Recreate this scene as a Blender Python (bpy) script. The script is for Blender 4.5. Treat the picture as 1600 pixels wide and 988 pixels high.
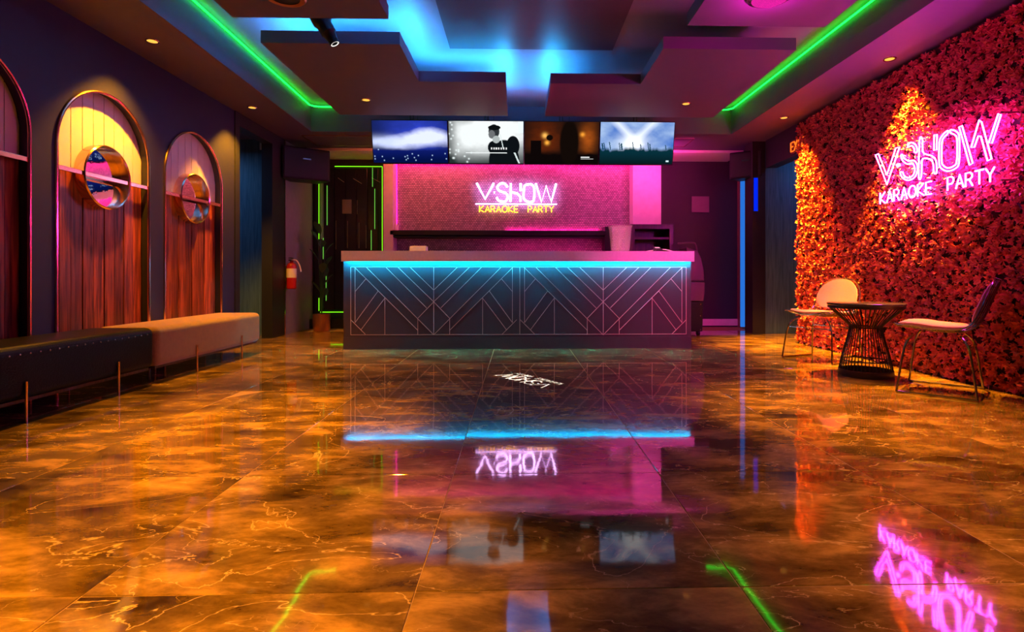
import bpy, math, random
import numpy as np
from mathutils import Vector, Matrix
random.seed(7); np.random.seed(7)
S = bpy.context.scene
for o in list(bpy.data.objects): bpy.data.objects.remove(o)
COL = S.collection
R = math.radians

# ------------------------------------------------------------------ camera
F = 863.0; PSI = R(1.5); CH = 0.77
CX = 809 + F*math.tan(PSI); CY = 432.0
cam = bpy.data.cameras.new('camera'); camo = bpy.data.objects.new('camera', cam); COL.objects.link(camo)
cam.sensor_width = 36; cam.lens = F/1600*36
cam.shift_x = (800-CX)/1600; cam.shift_y = (CY-494)/1600
camo.location = (0, 0, CH); camo.rotation_euler = (R(90), 0, -PSI)
cam.clip_start = 0.02
S.camera = camo
# ------------------------------------------------------------------ world, exposure
w = bpy.data.worlds.new('world'); S.world = w; w.use_nodes = True
w.node_tree.nodes['Background'].inputs[0].default_value = (0.10, 0.10, 0.3, 1)
w.node_tree.nodes['Background'].inputs[1].default_value = 0.002
S.view_settings.view_transform = 'Standard'; S.view_settings.look = 'None'
S.view_settings.exposure = 0.0; S.view_settings.gamma = 1.0
# light levels
E_ORANGE = (1.0, 0.36, 0.008)
P_WALL_L, P_PANEL, P_NEAR, P_WALL_R = 330, 110, 830, 2800
E_BLUE = ((0.03, 0.40, 1.0), 120.0)
E_GREEN = ((0.004, 1.0, 0.03), 9.0)
E_COUNTER = ((0.0, 0.48, 1.0), 430.0)
E_MAGENTA = ((1.0, 0.01, 0.28), 30.0)
E_NEON = ((1.0, 0.05, 0.88), 72.0)
E_SIGNW = ((0.85, 0.45, 1.0), 12.0)
E_SIGNY = ((1.0, 0.40, 0.01), 8.0)
E_TV = 1.0
P_GOBO = 26000

def lamp(name, kind, loc, power, color, parent=None, **kw):
    l = bpy.data.lights.new(name, kind); l.energy = power; l.color = color
    for k, v in kw.items():
        if k not in ('target', 'rot'): setattr(l, k, v)
    o = bpy.data.objects.new(name, l); COL.objects.link(o); o.location = loc
    if 'target' in kw:
        o.rotation_euler = (Vector(kw['target'])-Vector(loc)).to_track_quat('-Z', 'Y').to_euler()
    if 'rot' in kw: o.rotation_euler = kw['rot']
    if parent is not None:
        o.parent = parent; o.location = Vector(loc)-OFF.get(parent.name, Vector((0, 0, 0)))
    return o

# ------------------------------------------------------------------ pixel to world
def ray(px, py):
    a = (px-CX)/F; b = -(py-CY)/F
    return Vector((a*math.cos(PSI)+math.sin(PSI), -a*math.sin(PSI)+math.cos(PSI), b))
def W(px, py, x=None, y=None, z=None):
    d = ray(px, py)
    if z is not None: t = (z-CH)/d.z
    elif y is not None: t = y/d.y
    else: t = x/d.x
    return Vector((d.x*t, d.y*t, CH+d.z*t))

# ------------------------------------------------------------------ materials
MATS = {}
def mat(name, col, rough=0.5, metal=0.0, var=0.12, scale=14, bump=0.05, spec=0.5, trans=0.0, coat=0.0, sheen=0.0):
    if name in MATS: return MATS[name]
    m = bpy.data.materials.new(name); m.use_nodes = True; nt = m.node_tree; N = nt.nodes; L = nt.links
    p = N['Principled BSDF']
    tc = N.new('ShaderNodeTexCoord'); no = N.new('ShaderNodeTexNoise')
    no.inputs['Scale'].default_value = scale; no.inputs['Detail'].default_value = 6
    L.new(tc.outputs['Object'], no.inputs['Vector'])
    mx = N.new('ShaderNodeMix'); mx.data_type = 'RGBA'
    a = tuple(c*(1-var) for c in col)+(1,); b = tuple(min(1, c*(1+var)) for c in col)+(1,)
    mx.inputs[6].default_value = a; mx.inputs[7].default_value = b
    L.new(no.outputs['Fac'], mx.inputs[0]); L.new(mx.outputs[2], p.inputs['Base Color'])
    if bump:
        bp = N.new('ShaderNodeBump'); bp.inputs['Strength'].default_value = bump; bp.inputs['Distance'].default_value = 0.01
        n2 = N.new('ShaderNodeTexNoise'); n2.inputs['Scale'].default_value = scale*9
        L.new(tc.outputs['Object'], n2.inputs['Vector'])
        L.new(n2.outputs['Fac'], bp.inputs['Height']); L.new(bp.outputs[0], p.inputs['Normal'])
    p.inputs['Roughness'].default_value = rough; p.inputs['Metallic'].default_value = metal
    p.inputs['Specular IOR Level'].default_value = spec
    p.inputs['Transmission Weight'].default_value = trans
    p.inputs['Coat Weight'].default_value = coat
    p.inputs['Sheen Weight'].default_value = sheen
    MATS[name] = m
    return m
def emis(name, col, strength, var=0.05):
    if name in MATS: return MATS[name]
    m = bpy.data.materials.new(name); m.use_nodes = True; nt = m.node_tree; N = nt.nodes; L = nt.links
    N.remove(N['Principled BSDF'])
    e = N.new('ShaderNodeEmission'); L.new(e.outputs[0], N['Material Output'].inputs[0])
    e.inputs[0].default_value = tuple(col)+(1,)
    no = N.new('ShaderNodeTexNoise'); no.inputs['Scale'].default_value = 30
    mp = N.new('ShaderNodeMapRange'); mp.inputs[3].default_value = strength*(1-var); mp.inputs[4].default_value = strength*(1+var)
    L.new(no.outputs['Fac'], mp.inputs[0]); L.new(mp.outputs[0], e.inputs[1])
    MATS[name] = m
    return m

def marble():
    m = bpy.data.materials.new('dark_marble'); m.use_nodes = True; nt = m.node_tree; N = nt.nodes; L = nt.links
    p = N['Principled BSDF']; tc = N.new('ShaderNodeTexCoord'); oi = N.new('ShaderNodeObjectInfo')
    ml = N.new('ShaderNodeMath'); ml.operation = 'MULTIPLY'; ml.inputs[1].default_value = 57.0
    L.new(oi.outputs['Random'], ml.inputs[0])
    cmb = N.new('ShaderNodeCombineXYZ'); L.new(ml.outputs[0], cmb.inputs[0]); L.new(ml.outputs[0], cmb.inputs[2])
    ad = N.new('ShaderNodeVectorMath'); L.new(tc.outputs['Object'], ad.inputs[0]); L.new(cmb.outputs[0], ad.inputs[1])
    mp = N.new('ShaderNodeMapping'); mp.inputs['Rotation'].default_value = (0, 0, R(35)); mp.inputs['Scale'].default_value = (1.0, 2.1, 1)
    L.new(ad.outputs[0], mp.inputs[0])
    def noise(sc, det, dist=0.0):
        n = N.new('ShaderNodeTexNoise'); n.inputs['Scale'].default_value = sc; n.inputs['Detail'].default_value = det
        n.inputs['Distortion'].default_value = dist; L.new(mp.outputs[0], n.inputs['Vector']); return n
    def ramp(src, pts):
        r = N.new('ShaderNodeValToRGB'); e = r.color_ramp.elements
        e[0].position, e[0].color = pts[0]; e[1].position, e[1].color = pts[-1]
        for q in pts[1:-1]:
            x = e.new(q[0]); x.color = q[1]
        L.new(src, r.inputs[0]); return r
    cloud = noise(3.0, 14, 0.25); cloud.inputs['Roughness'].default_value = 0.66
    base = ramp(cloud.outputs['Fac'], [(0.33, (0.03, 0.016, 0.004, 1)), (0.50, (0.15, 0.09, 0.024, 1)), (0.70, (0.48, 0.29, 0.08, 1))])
    def veins(sc, width, dist, det=5):
        n = noise(sc, det, dist)
        s = N.new('ShaderNodeMath'); s.operation = 'SUBTRACT'; s.inputs[1].default_value = 0.5; L.new(n.outputs['Fac'], s.inputs[0])
        ab = N.new('ShaderNodeMath'); ab.operation = 'ABSOLUTE'; L.new(s.outputs[0], ab.inputs[0])
        mr = N.new('ShaderNodeMapRange'); mr.inputs[1].default_value = 0; mr.inputs[2].default_value = width
        mr.inputs[3].default_value = 1; mr.inputs[4].default_value = 0; L.new(ab.outputs[0], mr.inputs[0]); return mr
    v1 = veins(1.5, 0.0035, 0.7, 7); v2 = veins(4.0, 0.005, 0.5, 6)
    msk = noise(3.1, 3)
    mk = N.new('ShaderNodeMapRange'); mk.inputs[1].default_value = 0.48; mk.inputs[2].default_value = 0.62; L.new(msk.outputs['Fac'], mk.inputs[0])
    m2 = N.new('ShaderNodeMath'); m2.operation = 'MULTIPLY'; L.new(v2.outputs[0], m2.inputs[0]); L.new(mk.outputs[0], m2.inputs[1])
    mxv = N.new('ShaderNodeMath'); mxv.operation = 'MAXIMUM'; L.new(v1.outputs[0], mxv.inputs[0]); L.new(m2.outputs[0], mxv.inputs[1])
    sc = N.new('ShaderNodeMath'); sc.operation = 'MULTIPLY'; sc.inputs[1].default_value = 0.6; L.new(mxv.outputs[0], sc.inputs[0])
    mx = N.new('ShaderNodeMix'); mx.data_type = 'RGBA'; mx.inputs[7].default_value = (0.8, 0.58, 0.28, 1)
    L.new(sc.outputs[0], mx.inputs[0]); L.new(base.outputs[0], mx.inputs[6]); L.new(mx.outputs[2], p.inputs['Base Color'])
    p.inputs['Roughness'].default_value = 0.045; p.inputs['IOR'].default_value = 1.5
    bn = N.new('ShaderNodeTexNoise'); bn.inputs['Scale'].default_value = 9.0; bn.inputs['Detail'].default_value = 2
    L.new(ad.outputs[0], bn.inputs['Vector'])
    bp = N.new('ShaderNodeBump'); bp.inputs['Strength'].default_value = 0.06; bp.inputs['Distance'].default_value = 0.004
    L.new(bn.outputs['Fac'], bp.inputs['Height']); L.new(bp.outputs[0], p.inputs['Normal'])
    return m
M_MARBLE = marble()

def mosaic():
    m = bpy.data.materials.new('glossy_mosaic_tile'); m.use_nodes = True; nt = m.node_tree; N = nt.nodes; L = nt.links
    p = N['Principled BSDF']; tc = N.new('ShaderNodeTexCoord'); mp = N.new('ShaderNodeMapping')
    mp.inputs['Rotation'].default_value = (R(90), 0, 0); L.new(tc.outputs['Object'], mp.inputs[0])
    b = N.new('ShaderNodeTexBrick'); b.inputs['Scale'].default_value = 1.0
    b.inputs['Brick Width'].default_value = 0.036; b.inputs['Row Height'].default_value = 0.026; b.inputs['Mortar Size'].default_value = 0.0035
    b.inputs['Mortar Smooth'].default_value = 0.4
    b.inputs['Color1'].default_value = (0.62, 0.45, 0.5, 1); b.inputs['Color2'].default_value = (0.36, 0.26, 0.3, 1); b.inputs['Mortar'].default_value = (0.10, 0.08, 0.11, 1)
    L.new(mp.outputs[0], b.inputs['Vector']); L.new(b.outputs['Color'], p.inputs['Base Color'])
    bp = N.new('ShaderNodeBump'); bp.inputs['Strength'].default_value = 0.5; bp.inputs['Distance'].default_value = 0.004; bp.invert = True
    L.new(b.outputs['Fac'], bp.inputs['Height']); L.new(bp.outputs[0], p.inputs['Normal'])
    p.inputs['Roughness'].default_value = 0.3
    return m
def wood(name, c1, c2, rough=0.35, axis=(14, 14, 0.9)):
    m = bpy.data.materials.new(name); m.use_nodes = True; nt = m.node_tree; N = nt.nodes; L = nt.links
    p = N['Principled BSDF']; tc = N.new('ShaderNodeTexCoord'); mp = N.new('ShaderNodeMapping'); oi = N.new('ShaderNodeObjectInfo')
    mp.inputs['Scale'].default_value = axis; L.new(tc.outputs['Object'], mp.inputs[0])
    ad = N.new('ShaderNodeVectorMath'); sc = N.new('ShaderNodeMath'); sc.operation = 'MULTIPLY'; sc.inputs[1].default_value = 40
    L.new(oi.outputs['Random'], sc.inputs[0]); cb = N.new('ShaderNodeCombineXYZ'); L.new(sc.outputs[0], cb.inputs[1])
    L.new(mp.outputs[0], ad.inputs[0]); L.new(cb.outputs[0], ad.inputs[1])
    n = N.new('ShaderNodeTexNoise'); n.inputs['Scale'].default_value = 3; n.inputs['Detail'].default_value = 8; n.inputs['Distortion'].default_value = 0.6
    L.new(ad.outputs[0], n.inputs['Vector'])
    r = N.new('ShaderNodeValToRGB'); r.color_ramp.elements[0].position = 0.35; r.color_ramp.elements[0].color = c1+(1,)
    r.color_ramp.elements[1].position = 0.68; r.color_ramp.elements[1].color = c2+(1,)
    L.new(n.outputs['Fac'], r.inputs[0])
    hv = N.new('ShaderNodeHueSaturation'); mr = N.new('ShaderNodeMapRange'); mr.inputs[3].default_value = 0.6; mr.inputs[4].default_value = 1.35
    L.new(oi.outputs['Random'], mr.inputs[0]); L.new(mr.outputs[0], hv.inputs['Value']); L.new(r.outputs[0], hv.inputs['Color'])
    L.new(hv.outputs[0], p.inputs['Base Color'])
    bp = N.new('ShaderNodeBump'); bp.inputs['Strength'].default_value = 0.12; bp.inputs['Distance'].default_value = 0.003
    L.new(n.outputs['Fac'], bp.inputs['Height']); L.new(bp.outputs[0], p.inputs['Normal'])
    p.inputs['Roughness'].default_value = rough
    return m
def screen_mat(strength):
    m = bpy.data.materials.new('lit_screen'); m.use_nodes = True; nt = m.node_tree; N = nt.nodes; L = nt.links
    N.remove(N['Principled BSDF']); e = N.new('ShaderNodeEmission'); at = N.new('ShaderNodeAttribute'); at.attribute_name = 'picture'
    L.new(at.outputs['Color'], e.inputs[0]); e.inputs[1].default_value = strength; L.new(e.outputs[0], N['Material Output'].inputs[0])
    return m
M_NAVY = mat('navy_paint', (0.016, 0.016, 0.06), 0.55)
M_CEIL = mat('ceiling_paint', (0.095, 0.065, 0.12), 0.55, var=0.06)
M_UPCEIL = mat('coffer_ceiling_paint', (0.24, 0.19, 0.26), 0.5, var=0.06)
M_BLACK = mat('black_paint', (0.012, 0.013, 0.015), 0.5)
M_GROUT = mat('grout', (0.35, 0.22, 0.09), 0.7)
M_PLASTIC = mat('black_plastic', (0.006, 0.006, 0.007), 0.45, spec=0.3)
M_BRASS = mat('copper_metal', (0.95, 0.55, 0.38), 0.18, 1.0, bump=0.0)
M_PALE = mat('pale_painted_board', (0.72, 0.62, 0.62), 0.55, var=0.05)
M_REDWOOD = wood('reddish_wood', (0.10, 0.018, 0.008), (0.48, 0.10, 0.03))
M_DARKWOOD = wood('dark_wood', (0.03, 0.012, 0.008), (0.10, 0.04, 0.02))
M_MIRROR = mat('mirror_glass', (0.9, 0.9, 0.92), 0.03, 1.0, bump=0.03, scale=2)
M_COUNTER = mat('counter_front_paint', (0.066, 0.040, 0.042), 0.42, var=0.10)
M_SLAB = mat('pale_stone_slab', (0.82, 0.68, 0.74), 0.4, var=0.12, scale=40)
M_INLAY = mat('copper_inlay', (0.95, 0.55, 0.42), 0.4, 0.35, bump=0)
M_TAN = mat('tan_velvet', (0.27, 0.15, 0.035), 0.8, var=0.25, scale=30, bump=0.3, sheen=0.4)
M_LEATHER = mat('black_leather', (0.004, 0.004, 0.005), 0.4, bump=0.2, spec=0.2)
M_STUD = mat('polished_stud', (0.8, 0.75, 0.9), 0.12, 1.0, bump=0)
M_FABRIC = mat('pink_fabric', (0.52, 0.16, 0.27), 0.8, var=0.1, scale=60, bump=0.3, sheen=0.3)
M_CHROME = mat('dark_chrome_wire', (0.35, 0.33, 0.34), 0.22, 1.0, bump=0)
M_BRONZE = mat('dark_bronze', (0.07, 0.05, 0.045), 0.35, 0.8, bump=0)
M_TEAL = wood('teal_panel', (0.06, 0.15, 0.20), (0.13, 0.27, 0.34), 0.5)
M_WALLGREY = mat('grey_wall_paint', (0.24, 0.26, 0.27), 0.6)
M_DARKWALL = mat('dark_wall_paint', (0.035, 0.02, 0.04), 0.5)
M_PILLAR = mat('pale_pillar_paint', (0.85, 0.70, 0.76), 0.5)
M_MOSAIC = mosaic()
M_PETAL = mat('red_petal', (0.90, 0.15, 0.14), 0.32, var=0.35, scale=22, bump=0.0)
M_BACKING = mat('dark_backing', (0.05, 0.01, 0.012), 0.8)
M_RED = mat('red_enamel', (0.35, 0.01, 0.015), 0.25, coat=0.5)
M_WHITE = mat('white_plastic', (0.8, 0.76, 0.74), 0.35)
M_LEAF = mat('dark_green_leaf', (0.03, 0.13, 0.04), 0.35)
M_COPPERPOT = mat('copper_pot', (0.6, 0.28, 0.16), 0.3, 0.9)
M_CLEAR = mat('clear_plastic', (0.85, 0.85, 0.88), 0.12, bump=0)
M_ACRYLIC = mat('clear_acrylic', (0.95, 0.9, 0.97), 0.02, trans=1.0, var=0.02, bump=0)
def clear_sheet():
    nt = M_ACRYLIC.node_tree; N = nt.nodes; L = nt.links
    tr = N.new('ShaderNodeBsdfTransparent'); tr.inputs[0].default_value = (.96, .93, .98, 1); gl = N.new('ShaderNodeBsdfGlossy'); gl.inputs['Roughness'].default_value = .03
    lw = N.new('ShaderNodeFresnel'); lw.inputs[0].default_value = 1.08; mx = N.new('ShaderNodeMixShader')
    L.new(lw.outputs[0], mx.inputs[0]); L.new(tr.outputs[0], mx.inputs[1]); L.new(gl.outputs[0], mx.inputs[2]); L.new(mx.outputs[0], N['Material Output'].inputs[0])
clear_sheet()
def cloudy():
    nt = M_CLEAR.node_tree; N = nt.nodes; L = nt.links; p = N['Principled BSDF']; tr = N.new('ShaderNodeBsdfTransparent'); mx = N.new('ShaderNodeMixShader')
    mx.inputs[0].default_value = .17; L.new(tr.outputs[0], mx.inputs[1]); L.new(p.outputs[0], mx.inputs[2]); L.new(mx.outputs[0], N['Material Output'].inputs[0])
cloudy()

# ------------------------------------------------------------------ mesh helpers
OFF = {}
class MB:
    def __init__(s): s.v = []; s.f = []; s.sm = []
    def add(s, v, f, smooth=False):
        n = len(s.v); s.v += [tuple(q) for q in v]; s.f += [tuple(i+n for i in q) for q in f]; s.sm += [smooth]*len(f); return s
    def box(s, x0, x1, y0, y1, z0, z1):
        v = [(x, y, z) for x in (x0, x1) for y in (y0, y1) for z in (z0, z1)]
        return s.add(v, [(0, 1, 3, 2), (4, 6, 7, 5), (0, 4, 5, 1), (2, 3, 7, 6), (0, 2, 6, 4), (1, 5, 7, 3)])
    def prism(s, poly, fn, a, b):
        """poly 2-D, fn(u,v,w) -> xyz, extruded from w=a to w=b"""
        n = len(poly); v = [fn(p[0], p[1], a) for p in poly]+[fn(p[0], p[1], b) for p in poly]
        f = [tuple(range(n)), tuple(range(2*n-1, n-1, -1))]+[(i, i+n, (i+1) % n+n, (i+1) % n) for i in range(n)]
        return s.add(v, f)
    def tube(s, pts, r, n=8, closed=False, caps=True):
        pts = [Vector(p) for p in pts]; m = len(pts); rs = r if hasattr(r, '__len__') else [r]*m
        ref = None; V = []
        for i, p in enumerate(pts):
            a = pts[(i-1) % m] if (closed or i > 0) else p; b = pts[(i+1) % m] if (closed or i < m-1) else p
            t = (b-a).normalized() if (b-a).length > 1e-9 else Vector((0, 0, 1))
            if ref is None:
                ref = t.orthogonal().normalized()
            ref = (ref-t*ref.dot(t))
            ref = ref.normalized() if ref.length > 1e-6 else t.orthogonal().normalized()
            bi = t.cross(ref)
            for k in range(n):
                th = 2*math.pi*k/n; V.append(p+(ref*math.cos(th)+bi*math.sin(th))*rs[i])
        Fc = []
        for i in range(m if closed else m-1):
            j = (i+1) % m
            for k in range(n):
                Fc.append((i*n+k, i*n+(k+1) % n, j*n+(k+1) % n, j*n+k))
        if not closed and caps: Fc += [tuple(range(n-1, -1, -1)), tuple((m-1)*n+k for k in range(n))]
        return s.add(V, Fc, True)
    def lathe(s, prof, c=(0, 0, 0), n=32, fn=None, caps=True):
        if prof[0] == prof[-1]: caps = False
        V = []; m = len(prof)
        for r, z in prof:
            for k in range(n):
                th = 2*math.pi*k/n; q = (r*math.cos(th), r*math.sin(th), z)
                if fn: q = fn(*q)
                V.append((q[0]+c[0], q[1]+c[1], q[2]+c[2]))
        Fc = [(i*n+k, i*n+(k+1) % n, (i+1)*n+(k+1) % n, (i+1)*n+k) for i in range(m-1) for k in range(n)]
        if caps and prof[0][0] > 1e-6: Fc.append(tuple(range(n-1, -1, -1)))
        if caps and prof[-1][0] > 1e-6: Fc.append(tuple((m-1)*n+k for k in range(n)))
        return s.add(V, Fc, True)
    def build(s, name, m, parent=None, bevel=0, local=False, seg=2, auto=True):
        me = bpy.data.meshes.new(name)
        if parent is not None and not local: off = OFF.get(parent.name, Vector((0, 0, 0)))
        elif parent is None and not local:
            a = np.array(s.v); lo = a.min(0); hi = a.max(0); off = Vector(((lo[0]+hi[0])/2, (lo[1]+hi[1])/2, lo[2]))
        else: off = Vector((0, 0, 0))
        me.from_pydata([(q[0]-off[0], q[1]-off[1], q[2]-off[2]) for q in s.v], [], s.f)
        me.polygons.foreach_set('use_smooth', s.sm); me.update()
        import bmesh
        bm = bmesh.new(); bm.from_mesh(me); bmesh.ops.recalc_face_normals(bm, faces=bm.faces)
        for e in bm.edges:
            if len(e.link_faces) == 2 and e.calc_face_angle(0) > R(40): e.smooth = False
        if bevel:
            bmesh.ops.bevel(bm, geom=[e for e in bm.edges if len(e.link_faces) == 2 and e.calc_face_angle(0) > R(30)], offset=bevel, segments=seg, affect='EDGES', profile=0.5)
        bm.to_mesh(me); bm.free()
        me.materials.append(m)
        o = bpy.data.objects.new(name, me); COL.objects.link(o)
        if parent is not None: o.parent = parent; OFF[o.name] = OFF.get(parent.name, Vector((0, 0, 0)))
        else:
            o.location = off; OFF[o.name] = off
        return o
def box(x0, x1, y0, y1, z0, z1): return MB().box(x0, x1, y0, y1, z0, z1)
def tag(o, label, cat, group=None, kind=None):
    o['label'] = label; o['category'] = cat
    if group: o['group'] = group
    if kind: o['kind'] = kind
    return o
def struct(o, label=None): 
    o['kind'] = 'structure'
    return o
def thing(name, loc, label, cat, group=None, rz=0):
    o = bpy.data.objects.new(name, None); COL.objects.link(o); o.location = loc; o.rotation_euler = (0, 0, rz)
    o.empty_display_size = 0.1; OFF[o.name] = Vector(loc)
    return tag(o, label, cat, group)
def crom(pts, k=6, closed=False):
    P = [Vector(p) for p in pts]; n = len(P); out = []
    for i in range(n if closed else n-1):
        p0 = P[(i-1) % n] if closed or i > 0 else P[0]; p1 = P[i]; p2 = P[(i+1) % n]; p3 = P[(i+2) % n] if closed or i < n-2 else P[-1]
        for j in range(k):
            t = j/k; out.append(0.5*((2*p1)+(p2-p0)*t+(2*p0-5*p1+4*p2-p3)*t*t+(3*p1-p0-3*p2+p3)*t**3))
    if not closed: out.append(P[-1])
    return out

# ================================================================== THE SETTING
XL, XR, YB, ZC, ZU = -3.06, 3.30, 8.35, 2.56, 2.89
# floor with separate tiles
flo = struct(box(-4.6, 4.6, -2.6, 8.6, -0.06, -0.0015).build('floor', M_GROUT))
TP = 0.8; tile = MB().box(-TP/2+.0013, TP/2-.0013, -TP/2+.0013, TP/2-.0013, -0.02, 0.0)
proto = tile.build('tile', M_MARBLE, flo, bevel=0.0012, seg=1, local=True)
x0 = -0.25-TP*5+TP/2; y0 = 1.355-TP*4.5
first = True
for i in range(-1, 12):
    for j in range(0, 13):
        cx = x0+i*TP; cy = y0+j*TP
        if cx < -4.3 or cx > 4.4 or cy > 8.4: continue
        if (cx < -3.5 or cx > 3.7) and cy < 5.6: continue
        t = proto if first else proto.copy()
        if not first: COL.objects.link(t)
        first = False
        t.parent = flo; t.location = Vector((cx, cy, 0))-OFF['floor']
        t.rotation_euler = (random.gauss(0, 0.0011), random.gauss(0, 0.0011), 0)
# ceiling: low ring with coffer, corner points read from the photograph at ceiling height
c_fl = W(487, 206, z=ZC); c_fr = W(1144, 209, z=ZC); c_nl = W(210, 0, z=ZC); c_nr = W(1466, 0, z=ZC)
YC = 0.5*(c_fl.y+c_fr.y)
def ext(a, b, y):
    t = (y-a.y)/(b.y-a.y); return a.x+(b.x-a.x)*t
yn = -2.4
xfl, xfr = ext(c_nl, c_fl, YC), ext(c_nr, c_fr, YC); xnl, xnr = ext(c_nl, c_fl, yn)*0.96, ext(c_nr, c_fr, yn)*0.98
xnl, xnr = max(xnl, -2.9), min(xnr, 3.1)
m = MB()
T = 0.02
O = [(-4.6, -2.6), (4.6, -2.6), (4.6, YB+.1), (-4.6, YB+.1)]
I = [(xnl, yn), (xnr, yn), (xfr, YC), (xfl, YC)]
v = [(x, y, ZC) for x, y in O]+[(x, y, ZC) for x, y in I]+[(x, y, ZU) for x, y in I]+[(x, y, ZU+.05) for x, y in O]
f = [(0, 1, 5, 4), (1, 2, 6, 5), (2, 3, 7, 6), (3, 0, 4, 7), (4, 5, 9, 8), (5, 6, 10, 9), (6, 7, 11, 10), (7, 4, 8, 11), (12, 13, 14, 15),
     (0, 1, 13, 12), (1, 2, 14, 13), (2, 3, 15, 14), (3, 0, 12, 15)]
ceil = struct(m.add(v, f).build('ceiling', M_CEIL))
ct = MB().prism([(p[0], p[1]) for p in I], lambda a, b, c: (a, b, c), ZU-.004, ZU+.01).build('coffer_ceiling', M_UPCEIL, ceil)

# side walls
def side_wall(name, x, sgn, y0, y1, z0, z1, m_, th=0.12):
    return struct(box(min(x, x+sgn*th), max(x, x+sgn*th), y0, y1, z0, z1).build(name, m_))
# left wall with arch openings, built as a flat outline cut round the arches
AC = [1.97, 3.08, 4.20, 5.32]; AR = 0.465; ZS = 1.665
Y_A0, Y_A1 = -2.5, W(366, 300, x=XL).y
def arch_pts(c, r, n=28, z0=0.0):
    return [(c-r, z0)]+[(c-r*math.cos(math.pi*k/n), ZS+r*math.sin(math.pi*k/n)) for k in range(n+1)]+[(c+r, z0)]
out = [(Y_A0, 0.0)]
for c in AC: out += arch_pts(c, AR)
out += [(Y_A1, 0.0), (Y_A1, ZC), (Y_A0, ZC)]
# triangulate outline
from mathutils.geometry import tessellate_polygon
tris = tessellate_polygon([[Vector((a, b, 0)) for a, b in out]])
n = len(out); v = [(XL, a, b) for a, b in out]+[(XL-.06, a, b) for a, b in out]
f = [tuple(t) for t in tris]+[tuple(i+n for i in t[::-1]) for t in tris]+[(i, (i+1) % n, (i+1) % n+n, i+n) for i in range(n)]
wl = struct(MB().add(v, f).build('wall_left', M_NAVY))
box(XL-.16, XL-.075, Y_A0, Y_A1, 0, ZC).build('backing', M_BLACK, wl)
wr = side_wall('wall_right', XR, 1, -2.5, W(1241, 400, x=3.22).y, 0, ZC, M_BACKING)
wb = struct(box(-4.6, 4.6, YB, YB+.12, 0, ZC).build('wall_back', M_DARKWALL))
wf = struct(box(-4.6, 4.6, -2.6, -2.5, 0, ZC).build('wall_front', M_BLACK))
# doorway left: casing, header, far wall piece, side corridor
YD0, YD1, YD2 = Y_A1, W(424, 300, x=XL).y, W(443, 300, x=XL).y
cas = struct(MB().box(XL-.12, XL+.012, YD0+.002, W(373, 300, x=XL).y, 0, ZC).box(XL-.12, XL+.012, YD1, YD2, 0, ZC).box(XL-.12, XL+.012, W(373, 300, x=XL).y, YD1, 2.42, ZC).build('trim_1', M_BLACK))
struct(box(XL-.12, XL, YD2+.002, YB, 0, ZC).build('wall_left_far', M_WALLGREY))
struct(box(XL+.0, XL+.014, YD2+.002, YD2+.03, 0, ZC).build('trim_2', M_BRASS))
YE = 7.32
struct(box(-4.5, XL-.12, YE, YE+.1, 0, ZC).build('wall_corridor_left', M_TEAL))
struct(box(-4.6, -4.5, 4.5, YE, 0, ZC).build('wall_corridor_side', M_TEAL))
struct(box(-4.5, XL-.16, 4.4, 4.5, 0, ZC).build('wall_corridor_near', M_TEAL))
# right doorway beyond the flower wall
YR0 = W(1241, 400, x=3.22).y
struct(MB().box(XR-.03, XR+.12, YR0+.02, 7.2, 2.2, ZC).build('trim_3', M_BLACK))
YR1 = 7.25
xr1 = W(1176, 400, y=YR1).x; xr2 = W(1196, 400, y=YR1).x
struct(box(xr1, xr2, YR1, YR1+.25, 0, ZC).build('wall_right_far', M_BLACK))
struct(box(xr2, 4.6, YR1+.1, YR1+.2, 0, ZC).build('wall_corridor_right', M_TEAL))
struct(box(4.5, 4.6, 4.5, YR1+.1, 0, ZC).build('wall_corridor_end', M_TEAL))
struct(box(XR+.12, 4.5, 4.4, 4.5, 0, ZC).build('wall_corridor_front', M_TEAL))
# back wall: mosaic niche, pillars, baseboards
YM = 8.25
x_ml, x_mr = W(612, 300, y=YM).x, W(992, 300, y=YM).x
mos = struct(box(x_ml, x_mr, YM, YM+.09, 0, ZC).build('wall_mosaic', M_MOSAIC))
pl0, pl1 = W(599, 300, y=8.0).x, W(614, 300, y=8.0).x
struct(box(pl0, pl1, 8.0, YM+.09, 0, ZC).build('trim_4', M_PILLAR))
pr0, pr1 = W(989, 300, y=8.0).x, W(1033, 300, y=8.0).x
struct(box(pr0, pr1, 8.0, YM+.09, 0, ZC).build('trim_5', M_PILLAR))
bz = 0.12
struct(box(W(1040, 400, y=8.3).x, W(1158, 400, y=8.3).x, 8.32, 8.35, 0.02, bz).build('baseboard_back', M_PILLAR))
struct(box(XL, -1.2, 8.2, 8.34, 0, .14).build('baseboard_back_left', M_BLACK))
# soffit on the low ceiling behind the screens
so0 = W(1050, 243, z=ZC-.012); so1 = W(1175, 230, z=ZC-.012)
struct(box(-3.0, 3.2, 7.75, YB, ZC-.04, ZC-.004).build('trim_6', M_PILLAR))

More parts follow.
